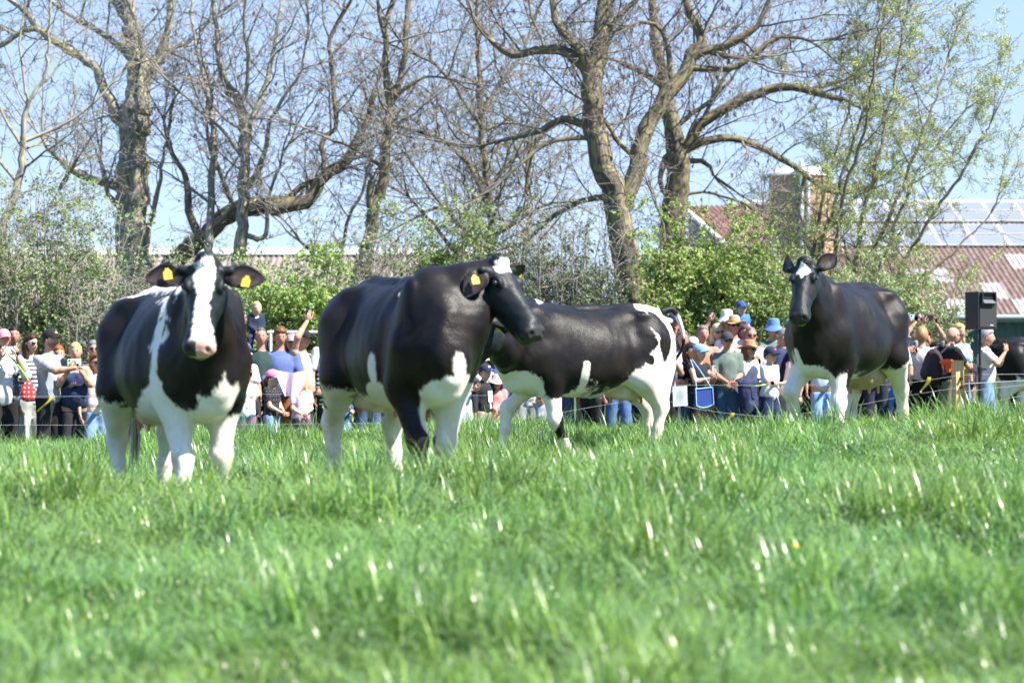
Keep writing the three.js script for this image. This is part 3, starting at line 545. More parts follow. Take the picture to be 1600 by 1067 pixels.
// a head as one deformed sphere: the point in direction (nx, ny, nz)
function headPoint(nx, ny, nz, child) {
  let x = nx * 0.076, y = ny * 0.118, z = nz * 0.097; const f = Math.max(0, nz), low = Math.max(0, -ny);
  x *= 1 - (child ? 0.22 : 0.30) * Math.pow(low, 1.6); if (nz < 0) z *= 1 - 0.25 * low; else z *= 1 + 0.05 * low;
  const G = (cx, cy, sx, sy) => Math.exp(-(((nx - cx) / sx) ** 2) - (((ny - cy) / sy) ** 2)) * f;
  z += (child ? 0.013 : 0.021) * G(0, -0.13, 0.13, 0.13) + 0.008 * G(0, 0.05, 0.1, 0.2) - 0.010 * (G(0.36, 0.08, 0.17, 0.12) + G(-0.36, 0.08, 0.17, 0.12)) + 0.005 * G(0, 0.27, 0.6, 0.12) + 0.006 * G(0, -0.47, 0.22, 0.07) - 0.004 * G(0, -0.60, 0.3, 0.05) + 0.009 * G(0, -0.80, 0.28, 0.13);
  if (nz < 0 && ny > -0.2) z -= 0.008;
  return [x, y, z];
}
function sphereGrid(f, W = 26, H = 20) {                        // f(nx,ny,nz) -> {p:[x,y,z], c?:[r,g,b]}
  const a = new Acc();
  for (let j = 0; j <= H; j++) for (let i = 0; i < W; i++) { const th = j / H * Math.PI, ph = i / W * 2 * Math.PI, nx = Math.sin(th) * Math.sin(ph), ny = Math.cos(th), nz = Math.sin(th) * Math.cos(ph), q = f(nx, ny, nz); a.vert(...q.p, nx, ny, nz, q.c ? lin(...q.c) : null); }
  for (let j = 0; j < H; j++) for (let i = 0; i < W; i++) { const e = (i + 1) % W, A = j * W + i, B = j * W + e, C = A + W, D = B + W; if (j) a.i.push(A, C, B); if (j < H - 1) a.i.push(B, C, D); }
  const g = a.build(); g.computeVertexNormals(); return g;
}
// five-fingered hand at the wrist w, fingers along dir, palm facing pal
function hand(acc, w, dir, pal, side, s, curl, c) {
  const D = dir.clone().normalize(), Pn = pal.clone().addScaledVector(D, -pal.dot(D)).normalize(), X = D.clone().cross(Pn).multiplyScalar(side);
  const q = (a, b, e) => w.clone().addScaledVector(D, a * s).addScaledVector(X, b * s).addScaledVector(Pn, e * s);
  acc.add(unitBall(8, 6), new THREE.Matrix4().makeBasis(D.clone().multiplyScalar(0.055 * s), X.clone().multiplyScalar(0.043 * s), Pn.clone().multiplyScalar(0.018 * s)).setPosition(q(0.05, 0, 0)), c);
  [[-0.031, 0.062, 0.0080], [-0.0105, 0.075, 0.0088], [0.0105, 0.080, 0.009], [0.031, 0.070, 0.0088]].forEach(([b, L, r]) => {
    const p0 = q(0.082, b, 0), a1 = curl * 0.7, a2 = curl * 1.5, l1 = L * 0.5, l2 = L * 0.5;
    const p1 = q(0.082 + l1 * Math.cos(a1), b * 1.06, l1 * Math.sin(a1)), p2 = q(0.082 + l1 * Math.cos(a1) + l2 * Math.cos(a2), b * 1.05, l1 * Math.sin(a1) + l2 * Math.sin(a2));
    acc.tube([p0, p1, p2].map((p, i) => ({ x: p.x, y: p.y, z: p.z, r: r * s * (i === 2 ? 0.8 : 1) })), 5, c);
  });
  const t0 = q(0.028, 0.034, 0.006), t1 = q(0.058, 0.058, 0.018), t2 = q(0.088, 0.056, 0.03);
  acc.tube([t0, t1, t2].map((p, i) => ({ x: p.x, y: p.y, z: p.z, r: [0.013, 0.011, 0.0085][i] * s })), 5, c);
}
// wrist targets for a 1.75 m person, [x outwards, y, z forwards], then finger direction and palm direction (x outwards)
const POSE = {
  down: [[0.25, 0.84, 0.03], [0.05, -1, 0.1], [-1, 0, 0.1]], relax: [[0.27, 0.90, 0.10], [0, -0.9, 0.4], [-1, 0, 0]],
  phone: [[0.075, 1.40, 0.30], [-0.15, 0.95, 0.15], [-0.6, 0, -0.6]], phoneLow: [[0.07, 1.22, 0.30], [-0.2, 0.8, 0.4], [-0.6, 0, -0.6]], phoneHigh: [[0.09, 1.70, 0.24], [-0.1, 1, 0.05], [-0.6, 0, -0.6]], phoneWide: [[0.10, 1.42, 0.30], [-0.1, 0.9, 0.2], [-0.9, 0, -0.2]], phoneSky: [[0.10, 1.86, 0.16], [-0.05, 1, 0.05], [-0.7, 0, -0.5]],
  cross: [[-0.10, 1.15, 0.19], [-1, 0.1, 0], [0, 0.2, -1]], clasp: [[0.035, 1.02, 0.24], [-0.5, -0.2, 0.6], [-0.8, 0, -0.3]], clap: [[0.035, 1.20, 0.28], [-0.1, 0.7, 0.7], [-1, 0, 0]], hip: [[0.22, 1.02, 0.04], [-0.4, -0.6, 0.3], [-1, 0, 0]],
  lean: [[0.06, 1.08, 0.42], [-0.2, -0.2, 1], [0, -1, 0]], chin: [[0.05, 1.46, 0.16], [-0.3, 0.9, 0], [0, 0, -1]], point: [[0.10, 1.30, 0.48], [0, 0.1, 1], [0, -1, 0]], hold: [[0.12, 1.08, 0.26], [-0.6, 0.1, 0.6], [-0.3, 0.8, 0]], salute: [[0.30, 1.62, 0.16], [-0.5, 0.9, 0], [-1, 0, 0]], pocket: [[0.22, 0.92, 0.06], [-0.2, -1, 0.1], [-1, 0, 0]],
};
const people = {};
function person(id, px, py, row, turn, o, label) {
  const d = o.d ?? 29.0 + 3.4 * px / 1600 + row * 0.72, headTop = at(px, py, d), gy = ground(headTop.x, headTop.z);
  const H = o.h ?? clamp(headTop.y - gy, 0.75, 1.98), s = H / 1.75, kid = o.kid ?? (H < 1.45), big = o.big ?? 0, fem = o.fem ?? 0;
  const root = thing('person', label, 'person', o.group ?? 'spectators behind the electric fence', V(headTop.x, o.h && o.sit ? headTop.y - H : gy, headTop.z), turn * DEG);
  const tone = TONE[o.skin ?? 'fair'], sk = lin(...tone), r = rng(id * 97 + 3), v = (x, y, z) => V(x * s, y * s, z * s);
  const bk = kid ? 1.12 : 1, slim = kid ? 0.92 : 1;
  const shY = 1.405, shX = (kid ? 0.155 : fem ? 0.165 : 0.19), lean = o.lean ?? 0;
  const bend = p => { const q = p.clone(); const t = Math.max(0, q.y / s - 0.95); q.z += lean * t * s; q.y -= 0.3 * Math.abs(lean) * lean * t * s; return q; };
  const hips = [v(0.088, 0.92, 0), v(-0.088, 0.92, 0)], st = (r() - 0.5) * 0.12;
  const knees = o.sit ? [v(0.19, 0.84, 0.14), v(-0.19, 0.84, 0.14)] : [v(0.105, 0.49, 0.02 + st), v(-0.105, 0.49, 0.02 - st)], ank = o.sit ? [v(0.20, 0.48, 0.16), v(-0.20, 0.48, 0.16)] : [v(0.11, 0.085, -0.02 + st), v(-0.11, 0.085, -0.02 - st)];
  const arms = [1, -1].map((sd, i) => {
    const [T, dir, pal] = POSE[(Array.isArray(o.arms) ? o.arms[i] : o.arms) ?? 'down'], S = bend(v(shX * sd, shY, -0.01)), W0 = bend(v(T[0] * sd, T[1], T[2])), jit = 0.02;
    const W = W0.add(v((r() - 0.5) * jit, (r() - 0.5) * jit, (r() - 0.5) * jit)), L1 = 0.285 * s, L2 = 0.25 * s; let D = W.clone().sub(S), len = D.length(); if (len > (L1 + L2) * 0.985) { W.copy(S).addScaledVector(D.normalize(), (L1 + L2) * 0.985); D = W.clone().sub(S); len = D.length(); }
    const a = (L1 * L1 - L2 * L2 + len * len) / (2 * len), h = Math.sqrt(Math.max(0, L1 * L1 - a * a)), ax = D.clone().normalize(), pole = V(0.55 * sd, -0.9, -0.25); pole.addScaledVector(ax, -pole.dot(ax)).normalize();
    return { S, E: S.clone().addScaledVector(ax, a).addScaledVector(pole, h), W, dir: V(dir[0] * sd, dir[1], dir[2]), pal: V(pal[0] * sd, pal[1], pal[2]), sd };
  });
  const P = (x, y, z) => bend(v(x, y, z));
  const torso = g => [
    ellipsoid(P(0, 0.96, -0.01), V(0.158 * s + g + big * 0.5 * s, 0.13 * s, 0.112 * s + g + big * 0.4 * s), 0.06 * s), ellipsoid(P(0, 1.09, 0.012 + big * 0.5), V((fem ? 0.128 : 0.142) * s + g + big * 0.7 * s, 0.16 * s, 0.10 * s + g + big * 0.9 * s), 0.08 * s),
    ellipsoid(P(0, 1.28, 0), V((fem ? 0.14 : 0.158) * s + g + big * 0.4 * s, 0.17 * s, 0.108 * s + g + big * 0.4 * s), 0.08 * s), cone(P(0, shY + 0.02, -0.012), P(shX * 0.86, shY - 0.022, -0.012), 0.05 * s + g * 0.6, 0.05 * s + g * 0.6, 0.05 * s), cone(P(0, shY + 0.02, -0.012), P(-shX * 0.86, shY - 0.022, -0.012), 0.05 * s + g * 0.6, 0.05 * s + g * 0.6, 0.05 * s),
    ...(fem ? [ellipsoid(P(0.068, 1.27, 0.085 + g), V(0.066 * s, 0.066 * s, 0.055 * s), 0.04 * s), ellipsoid(P(-0.068, 1.27, 0.085 + g), V(0.066 * s, 0.066 * s, 0.055 * s), 0.04 * s)] : []),
  ];
  const headS = lerp(0.80, 1.0, smooth(0.85, 1.7, H)) * 1.0, hc = P(0, 1.75, 0.015); hc.y -= 0.118 * headS; hc.z += 0.006;
  const body = [...torso(-0.004), cone(P(0, 1.44, -0.015), hc.clone().add(V(0, -0.05 * headS, -0.012)), 0.056 * s * slim, 0.048 * headS, 0.04 * s)];
  for (let i = 0; i < 2; i++) {
    body.push(cone(hips[i], knees[i], (0.085 + big * 0.25) * s, 0.056 * s, 0.05 * s), cone(knees[i], knees[i].clone().lerp(ank[i], 0.35).add(V(0, 0, -0.012 * s)), 0.054 * s, 0.054 * s, 0.03 * s), cone(knees[i].clone().lerp(ank[i], 0.35).add(V(0, 0, -0.012 * s)), ank[i], 0.054 * s, 0.036 * s, 0.03 * s));
    const { S, E, W } = arms[i]; const th = 1 + big * 1.6; body.push(cone(S, E, 0.050 * s * slim * th, 0.040 * s * slim * th, 0.04 * s), cone(E, E.clone().lerp(W, 0.3), 0.041 * s * slim * th, 0.040 * s * slim * th, 0.03 * s), cone(E.clone().lerp(W, 0.3), W, 0.040 * s * slim, 0.027 * s, 0.02 * s));
  }
  const lo = V(1e9, 1e9, 1e9), hi = V(-1e9, -1e9, -1e9); for (const q of [...hips, ...knees, ...ank, ...arms.flatMap(a => [a.S, a.E, a.W]), v(0.2, 1.0, 0.22 + big), v(-0.2, 1.0, -0.16), hc]) { lo.min(q); hi.max(q); } lo.addScalar(-0.14); hi.addScalar(0.14);
  const bg = skinned(body, lo, hi, kid ? 0.021 : 0.025);
  paint(bg, (x, y, z) => { const n = 1 + 0.10 * noise3(x * 9 + id, y * 9, z * 9); return [tone[0] * n, tone[1] * n, tone[2] * n]; });
  const acc = new Acc(); acc.add(bg);
  const back = o.turnHead ?? 0, tilt = o.nod ?? 0, headM = new THREE.Matrix4().compose(hc, new THREE.Quaternion().setFromEuler(new THREE.Euler(tilt * DEG, back * DEG, 0, 'YXZ')), V(headS * 0.98, headS, headS)); 
  const beard = o.beard ? srgb(o.beard) : null, hairC = srgb(o.hair?.[1] ?? '#6b4a30'), lip = [tone[0] * 0.85, tone[1] * 0.55, tone[2] * 0.55];
  acc.add(sphereGrid((nx, ny, nz) => {
    const p = headPoint(nx, ny, nz, kid), n = 1 + 0.06 * noise3(nx * 4 + id, ny * 4, nz * 4); let c = tone.map(t => t * n);
    const blush = nz > 0.2 ? Math.exp(-(((Math.abs(nx) - 0.42) / 0.2) ** 2) - (((ny + 0.2) / 0.18) ** 2)) * 0.5 + Math.exp(-((nx / 0.14) ** 2) - (((ny + 0.15) / 0.12) ** 2)) * 0.4 : 0; c = [c[0], c[1] * (1 - 0.22 * blush), c[2] * (1 - 0.25 * blush)];
    if (nz > 0.6 && Math.abs(nx) < 0.26 && Math.abs(ny + 0.49) < 0.07) c = lip;
    if (beard && nz > -0.3) { const k = 0.8 * smooth(-0.24, -0.42, ny + 0.08 * noise3(nx * 5, ny * 5, id)) * smooth(-0.3, 0, nz) * (Math.abs(nx) < 0.2 && Math.abs(ny + 0.47) < 0.05 ? 0.3 : 1); c = [lerp(c[0], beard.r * 0.7, k), lerp(c[1], beard.g * 0.7, k), lerp(c[2], beard.b * 0.7, k)]; }
    return { p, c };
  }), headM);
  for (const sd of [-1, 1]) {
    acc.add(unitBall(8, 6), headM.clone().multiply(M4([0.077 * sd, -0.008, -0.008], [0, 0.35 * sd, 0], [0.011, 0.031, 0.019])), lin(tone[0], tone[1] * 0.88, tone[2] * 0.85));
    acc.add(unitBall(8, 6), headM.clone().multiply(M4([0.029 * sd, 0.010, 0.0795], [0, 0.3 * sd, 0], [0.014, 0.0075, 0.008])), lin(0.55, 0.52, 0.5));
    acc.add(unitBall(6, 5), headM.clone().multiply(M4([0.029 * sd, 0.010, 0.085], [0, 0, 0], [0.0065, 0.0065, 0.004])), lin(0.03, 0.025, 0.02));
    acc.add(unitBall(6, 4), headM.clone().multiply(M4([0.031 * sd, 0.030, 0.0865], [0, 0.25 * sd, -0.12 * sd], [0.019, 0.0035, 0.006])), lin(hairC.r * 0.6, hairC.g * 0.6, hairC.b * 0.6));
  }
  for (const a of arms) hand(acc, a.W, a.dir, a.pal, a.sd, s * (kid ? 0.92 : 1), o.curl ?? 0.55, lin(tone[0], tone[1] * 0.94, tone[2] * 0.92));
  mesh('body', acc.build(), skinMat, root);
  // clothes
  const fold = (amp, f) => (x, y, z, dd) => Math.abs(dd) < 0.05 ? dd + amp * (noise3(x * f + id, y * f * 0.55, z * f) + 0.6 * noise3(x * f * 2.2, y * f * 1.4 + id, z * f * 2.2)) : dd;
  const cell = kid ? 0.02 : 0.0235;
  if (o.top) {
    const [spec, sleeve = 0.55, hem = 0.90, g = 0.016] = o.top, pr = torso(g * s);
    for (const { S, E, W } of arms) if (sleeve > 0) { if (sleeve <= 1) pr.push(cone(S, S.clone().lerp(E, sleeve), (0.060 + big * 0.08) * s, (0.058 + big * 0.06) * s, 0.025 * s)); else { pr.push(cone(S, E, (0.06 + g * 0.4) * s, (0.052 + g * 0.3) * s, 0.025 * s), cone(E, E.clone().lerp(W, sleeve - 1), (0.052 + g * 0.3) * s, (0.040 + g * 0.3) * s, 0.03 * s)); } }
    if (o.dress) pr.push(cone(v(0, 1.02, 0), v(0, o.dress + 0.1, 0.01), 0.16 * s, 0.235 * s, 0.1 * s));
    if (o.collar) pr.push(cone(P(0, 1.46, -0.012), P(0, 1.475, -0.01), 0.068 * s, 0.066 * s, 0.02 * s));
    const ff = fold(0.007, 11), hemY = (o.dress ?? hem) * s, strap = o.tank, neckY = hc.y - 0.14 * headS;
    const sg = skinned(pr, lo.clone().addScalar(-0.05), hi.clone().addScalar(0.05), cell, (x, y, z, dd) => { dd = ff(x, y, z, dd); dd = Math.max(dd, hemY - y + 0.008 * noise3(x * 9, z * 9, id)); if (strap) dd = Math.max(dd, y - (1.37 - 0.02 * Math.abs(x) / (0.1 * s)) * s); return Math.max(dd, (y - neckY) * (Math.hypot(x, z) < 0.06 * s ? 1 : 0.3) - (Math.hypot(x, z) < 0.06 * s ? 0 : 0.06)); });
    const sh = mesh(o.topName ?? (o.dress ? 'dress' : 'shirt'), flatUV(sg), cloth(spec), root);
    if (strap) for (const sd of [-1, 1]) mesh('strap', new Acc().tube([P(0.075 * sd, 1.36, 0.115), P(0.082 * sd, 1.45, 0.05), P(0.085 * sd, 1.465, -0.01), P(0.075 * sd, 1.37, -0.115)].map(p => ({ x: p.x, y: p.y, z: p.z, r: 0.016 * s })), 6).build(), cloth(spec), sh);
    const surf = (x, y) => { for (let z = 0.42; z > -0.1; z -= 0.004) { let dd = 9; for (const q of pr) dd = smin(dd, q.d(x, y, z), q.k); if (ff(x, y, z, dd) < 0) return z; } return 0.1; };
    for (const [x, y, w, h, rot, hex] of o.prints ?? []) { const z = surf(x * s, y * s), e = 0.01, nx = -(surf(x * s + e, y * s) - surf(x * s - e, y * s)) / (2 * e), ny = -(surf(x * s, y * s + e) - surf(x * s, y * s - e)) / (2 * e); const N = V(nx, ny, 1).normalize(), q = new THREE.Quaternion().setFromUnitVectors(V(0, 0, 1), N).multiply(new THREE.Quaternion().setFromAxisAngle(V(0, 0, 1), rot)); const bx = new THREE.BoxGeometry(w * s, h * s, 0.008, 4, 4, 1); bx.applyMatrix4(new THREE.Matrix4().compose(V(x * s, y * s, z + 0.001), q, V(1, 1, 1))); mesh('print', bx, plain(hex, 0.9), sh); }
    if (o.vest) {                                                // an open sleeveless layer over the shirt
      const pv = torso(0.035 * s); const vg = skinned(pv, lo.clone().addScalar(-0.08), hi.clone().addScalar(0.08), cell, (x, y, z, dd) => Math.max(dd + 0.008 * Math.sin(y / s * 70), 0.88 * s - y, y - 1.42 * s, z > 0 ? 0.075 * s - Math.abs(x) : -1)); mesh('vest', flatUV(vg), cloth(o.vest), root);
    }
  }
  if (o.bottom) {
    const [spec, len = 0, g = 0.016] = o.bottom, pr = [ellipsoid(v(0, 0.95, -0.012), V((0.165 + big * 0.5) * s, 0.13 * s, (0.122 + big * 0.4) * s), 0.05 * s)];
    for (let i = 0; i < 2; i++) pr.push(cone(hips[i], knees[i], (0.094 + big * 0.25) * s + g * 0.3, 0.062 * s + g, 0.05 * s), cone(knees[i], ank[i], 0.062 * s + g, 0.048 * s + g, 0.03 * s));
    if (o.skirt) pr.push(cone(v(0, 0.95, 0), v(0, len + 0.05, 0.01), 0.16 * s, 0.22 * s, 0.06 * s));
    const ff = fold(0.006, 12), top = Math.min(1.06, (o.top?.[2] ?? 0.9) + 0.12) * s, end = len * s;
    mesh(o.skirt ? 'skirt' : len > 0.3 ? 'shorts' : 'trousers', flatUV(skinned(pr, lo.clone().addScalar(-0.06), hi.clone().addScalar(0.06), cell, (x, y, z, dd) => { dd = ff(x, y, z, dd); dd = Math.max(dd, y - top); if (o.sit) return len ? Math.max(dd, (z - 0.26 * s)) : dd; return Math.max(dd, end - y); })), cloth(spec), root);
  }
  for (let i = 0; i < 2; i++) { const a = ank[i], sa = new Acc(); sa.tube([{ x: a.x, y: a.y - 0.035 * s, z: a.z - 0.05 * s, r: 0.042 * s }, { x: a.x, y: a.y - 0.04 * s, z: a.z + 0.05 * s, r: 0.046 * s }, { x: a.x, y: a.y - 0.05 * s, z: a.z + 0.15 * s, r: 0.036 * s }], 8); mesh('shoe', sa.build(), plain(o.shoes ?? '#d8d8d4', 0.8), root); }
  // hair
  const style = o.hair?.[0] ?? 'short', hm = hairMats[o.hair?.[1] ?? '#6b4a30'] ??= phys(hairC.clone().multiplyScalar(0.62), 0.5, { specularIntensity: 0.5 });
  if (style !== 'bald') {
    const thick = style === 'crop' ? 0.006 : style === 'full' || style === 'long' || style === 'bob' ? 0.020 : 0.013, line = style === 'receding' ? 0.75 : 0.56;
    const hg = [sphereGrid((nx, ny, nz) => {
      const side = Math.abs(nx), n = noise3(nx * 5 + id, ny * 5, nz * 5) * 0.09, lim = nz > 0.35 ? line + n - 0.1 * side : nz > 0 ? lerp(-0.05, line - 0.1, nz / 0.35) + n : lerp(style === 'short' || style === 'crop' || style === 'receding' ? -0.5 : -0.7, -0.1, nz + 1) + n;
      const g = smooth(-0.06, 0.06, ny - lim), p = headPoint(nx, ny, nz, kid), k = lerp(-0.012, thick + 0.006 * noise3(nx * 7, ny * 7 + id, nz * 7) + 0.003 * noise3(nx * 22, ny * 6 + id, nz * 22) + (style === 'full' ? 0.012 * Math.max(0, ny) : 0), g); return { p: [p[0] + nx * k, p[1] + ny * k, p[2] + nz * k] };
    }, 30, 22)];
    if (style === 'long' || style === 'bob' || style === 'tail') {
      const L = style === 'long' ? 0.27 : style === 'bob' ? 0.13 : 0.2, pr = style === 'tail' ? [cone(V(0, 0.03, -0.105), V(0, -0.05, -0.135), 0.022, 0.028, 0.03), cone(V(0, -0.05, -0.135), V(0, -L, -0.115), 0.028, 0.012, 0.03)] : [ellipsoid(V(0, 0.0, -0.045), V(0.088, 0.11, 0.075), 0.03), cone(V(0.062, -0.02, -0.02), V(0.072, -L, 0.012), 0.03, 0.026, 0.04), cone(V(-0.062, -0.02, -0.02), V(-0.072, -L, 0.012), 0.03, 0.026, 0.04), cone(V(0, -0.02, -0.08), V(0, -L, -0.07), 0.045, 0.04, 0.06), cone(V(0.05, -0.05, -0.06), V(0.055, -L, -0.05), 0.04, 0.035, 0.05), cone(V(-0.05, -0.05, -0.06), V(-0.055, -L, -0.05), 0.04, 0.035, 0.05)];
      hg.push(skinned(pr, V(-0.15, -L - 0.08, -0.2), V(0.15, 0.14, 0.1), 0.013, (x, y, z, dd) => dd + 0.005 * noise3(x * 42, y * 7 + id, z * 42) + Math.max(0, Math.hypot(x / 0.066, (y - 0.01) / 0.2, (z - 0.05) / 0.10) < 1 && z > 0 ? 0.05 : 0)));
    }
    for (const g of hg) { g.deleteAttribute('color'); g.deleteAttribute('uv'); }
    mesh('hair', mergeGeometries(hg).applyMatrix4(headM), hm, root);
  }
  if (o.hat) {
    const [kind, col, col2] = o.hat, a = new Acc(), m = cloth(col); let g;
    if (kind === 'cap' || kind === 'visor') {
      const crown = sphereGrid((nx, ny, nz) => ({ p: [nx * 0.091, ny > 0 ? ny * (kind === 'visor' ? 0.04 : 0.098) + 0.042 : 0.042 + ny * 0.022, nz * 0.112 - 0.006] }), 22, 12); a.add(crown);
      const bill = new THREE.BoxGeometry(0.15, 0.006, 0.085, 10, 1, 6), B = bill.attributes.position; for (let k = 0; k < B.count; k++) { let x = B.getX(k), z = B.getZ(k) + 0.0425; const w = Math.sqrt(Math.max(0.02, 1 - (z / 0.098) ** 2)); x *= Math.max(0.25, w); B.setXYZ(k, x, B.getY(k) + 0.045 - 0.10 * z * z * 6 - x * x * 5, z + 0.085 - x * x * 5); } bill.computeVertexNormals();
      const cap = mesh(kind === 'visor' ? 'visor' : 'cap', a.build().applyMatrix4(headM), m, root); mesh('bill', bill.applyMatrix4(headM), col2 ? cloth(col2) : m, cap);
      if (o.emblem) mesh('emblem', new Acc().ball(0, 0.088, 0.088, 0.022, 0.017, 0.01, null, 10, 8).build().applyMatrix4(headM), plain(o.emblem), cap);
    } else {
      const prof = kind === 'bucket' ? [[0.001, 0.145], [0.06, 0.142], [0.084, 0.12], [0.094, 0.05], [0.10, 0.03], [0.15, -0.03], [0.147, -0.034], [0.096, 0.022], [0.085, 0.05]] : kind === 'floppy' ? [[0.001, 0.14], [0.06, 0.136], [0.086, 0.11], [0.094, 0.05], [0.13, 0.03], [0.165, -0.005], [0.162, -0.010], [0.095, 0.03]] : [[0.001, 0.15], [0.05, 0.152], [0.075, 0.135], [0.092, 0.06], [0.096, 0.045], [0.15, 0.040], [0.185, 0.052], [0.184, 0.046], [0.15, 0.034], [0.09, 0.036]];
      g = new THREE.LatheGeometry(prof.map(([x, y]) => new THREE.Vector2(x, y)), 26); const Q = g.attributes.position; for (let k = 0; k < Q.count; k++) { const x = Q.getX(k), z = Q.getZ(k), w = Math.hypot(x, z); Q.setXYZ(k, x * 0.97, Q.getY(k) + (w > 0.1 ? 0.02 * Math.sin(3 * Math.atan2(x, z) + id) * (w - 0.1) / 0.08 : 0), z * 1.12 - 0.004); } g.computeVertexNormals();
      const hat = mesh('hat', g.applyMatrix4(headM), m, root); if (col2) { const band = new THREE.CylinderGeometry(0.094, 0.0985, 0.024, 24, 1, true); band.scale(0.985, 1, 1.135); band.translate(0, 0.057, -0.004); mesh('hat_band', band.applyMatrix4(headM), cloth(col2), hat); }
    }
  }
  if (o.glasses) {
    const a = new Acc(); for (const sd of [-1, 1]) { a.add(unitBall(10, 8), M4([0.033 * sd, 0.008, 0.094], [0, 0.28 * sd, 0], [0.029, 0.020, 0.006])); a.tube([{ x: 0.058 * sd, y: 0.014, z: 0.086, r: 0.003 }, { x: 0.080 * sd, y: 0.012, z: 0.02, r: 0.003 }, { x: 0.080 * sd, y: 0.008, z: -0.015, r: 0.003 }], 5); } a.tube([{ x: -0.012, y: 0.012, z: 0.101, r: 0.003 }, { x: 0, y: 0.014, z: 0.104, r: 0.003 }, { x: 0.012, y: 0.012, z: 0.101, r: 0.003 }], 5);
    mesh(o.glasses === true ? 'sunglasses' : 'glasses', a.build().applyMatrix4(headM), o.glasses === true ? eyeMat : phys(srgb(o.glasses), 0.15, { metalness: 0.6 }), root);
  }
  root.updateMatrixWorld(true);
  const me = { root, s, H, arms, P, v, toWorld: p => p.clone().applyMatrix4(root.matrixWorld), turn: turn * DEG, hc };
  people[id] = me;
  if (o.phone) {                                                  // a phone in the hands is a thing of its own
    const [col, how, plabel] = o.phone, mid = how === 'L' ? arms[0] : how === 'R' ? arms[1] : null;
    const c = mid ? mid.W.clone().addScaledVector(mid.dir.clone().normalize(), 0.10 * s).addScaledVector(mid.pal.clone().normalize(), 0.02) : arms[0].W.clone().add(arms[1].W).multiplyScalar(0.5).add(V(0, 0.10 * s, 0.012));
    const wide = how === 'wide', ph = thing(wide && o.tablet ? 'tablet_computer' : 'phone', plabel, 'phone', 'phones held up by the crowd', me.toWorld(c), turn * DEG); ph.rotation.order = 'YXZ'; ph.rotation.x = o.phoneTilt ?? -0.05; if (wide) ph.rotation.z = Math.PI / 2; const k = o.tablet ? 1.75 : 1.08;
    const sh = new THREE.Shape(), w = 0.037 * k, h = 0.077 * k, q = 0.009; sh.moveTo(-w + q, -h); sh.lineTo(w - q, -h); sh.quadraticCurveTo(w, -h, w, -h + q); sh.lineTo(w, h - q); sh.quadraticCurveTo(w, h, w - q, h); sh.lineTo(-w + q, h); sh.quadraticCurveTo(-w, h, -w, h - q); sh.lineTo(-w, -h + q); sh.quadraticCurveTo(-w, -h, -w + q, -h);
    const eg = new THREE.ExtrudeGeometry(sh, { depth: 0.007, bevelEnabled: true, bevelSize: 0.001, bevelThickness: 0.001, bevelSegments: 1 }); mesh('case', eg, plain(col, 0.35), ph);
    const scr = new THREE.PlaneGeometry(w * 1.88, h * 1.92); scr.rotateY(Math.PI); scr.translate(0, 0, -0.0035); mesh('screen', scr, eyeMat, ph);
    const cam = new THREE.CylinderGeometry(0.012, 0.012, 0.004, 12); cam.rotateX(Math.PI / 2); cam.translate(w * 0.5, h * 0.72, 0.0105); mesh('camera_lens', cam, eyeMat, ph);
  }
  return me;
}
// ---------------------------------------------------------------- the crowd, from one edge of the picture to the other
let pid = 0; const who = (...a) => person(++pid, ...a);
const brown = '#5a3a24', darkHair = '#2a1d16', blond = '#d8b878', pale = '#e8d6ae', grey = '#9a9690', red = '#a8582c';
who(4, 516, 0, 25, { fem: 1, hat: ['cap', '#e79ab0'], hair: ['bob', brown], top: ['#e6e2ee', 1.2, 0.84, 0.022], vest: ['quilt', '#5f6f7c', '#3f4b56'], bottom: ['#17181c'], arms: ['phoneWide', 'phoneWide'], phone: ['#e9e6e2', 'wide', 'white phone held sideways by woman in pink cap'], big: 0.02 }, 'woman in pink cap and grey padded vest filming with white phone');
who(20, 508, 2, 18, { hair: ['short', darkHair], skin: 'red', top: ['#33414f', 1.8, 0.9], bottom: ['#2b3444'], arms: ['down', 'phone'], phone: ['#1c2026', 'R', 'dark phone held by dark haired man behind pink cap'] }, 'dark haired man with ruddy face standing behind woman in pink cap');
who(46, 523, 1, 50, { fem: 1, hair: ['long', '#4a2a1c'], glasses: true, skin: 'pale', top: [['stripe', '#e8e8ea', '#2f3f5c'], 0.6, 0.86], bottom: ['#b9bdbc'], arms: 'relax' }, 'woman with long brown hair, sunglasses and navy striped top');
const man4 = who(76, 516, 0, 62, { hat: ['cap', '#15161a'], emblem: '#d8cf7a', hair: ['short', darkHair], beard: '#5a4a42', top: ['#a4a9b4', 0.7, 0.84, 0.018], bottom: ['#1b1c22'], arms: ['hold', 'point'], big: 0.01 }, 'bearded man in black cap and loose light grey tee');
who(90, 540, 2, 20, { fem: 1, hair: ['short', red], top: ['#d9c9b8', 0.6], bottom: ['#40424c'], arms: 'chin' }, 'woman with reddish hair peeking out behind man in grey tee');
who(117, 536, 0, 8, { fem: 1, hair: ['short', blond], skin: 'fair', top: [['print', '#24335e', '#2c3f70', '#1b2850'], 0, 0.74, 0.022], tank: true, bottom: ['#20232c'], arms: ['phone', 'phone'], phone: ['#b9d7b4', 'wide', 'pale green phone held sideways by woman in navy tank top'], big: 0.045 }, 'blond woman in navy tank top photographing with pale green phone');
who(145, 532, 2, 15, { hair: ['short', '#8c8a88'], glasses: true, top: ['#8d6f6a', 1.6], bottom: ['#30323a'], arms: 'down' }, 'grey haired person in sunglasses behind boy in striped top');
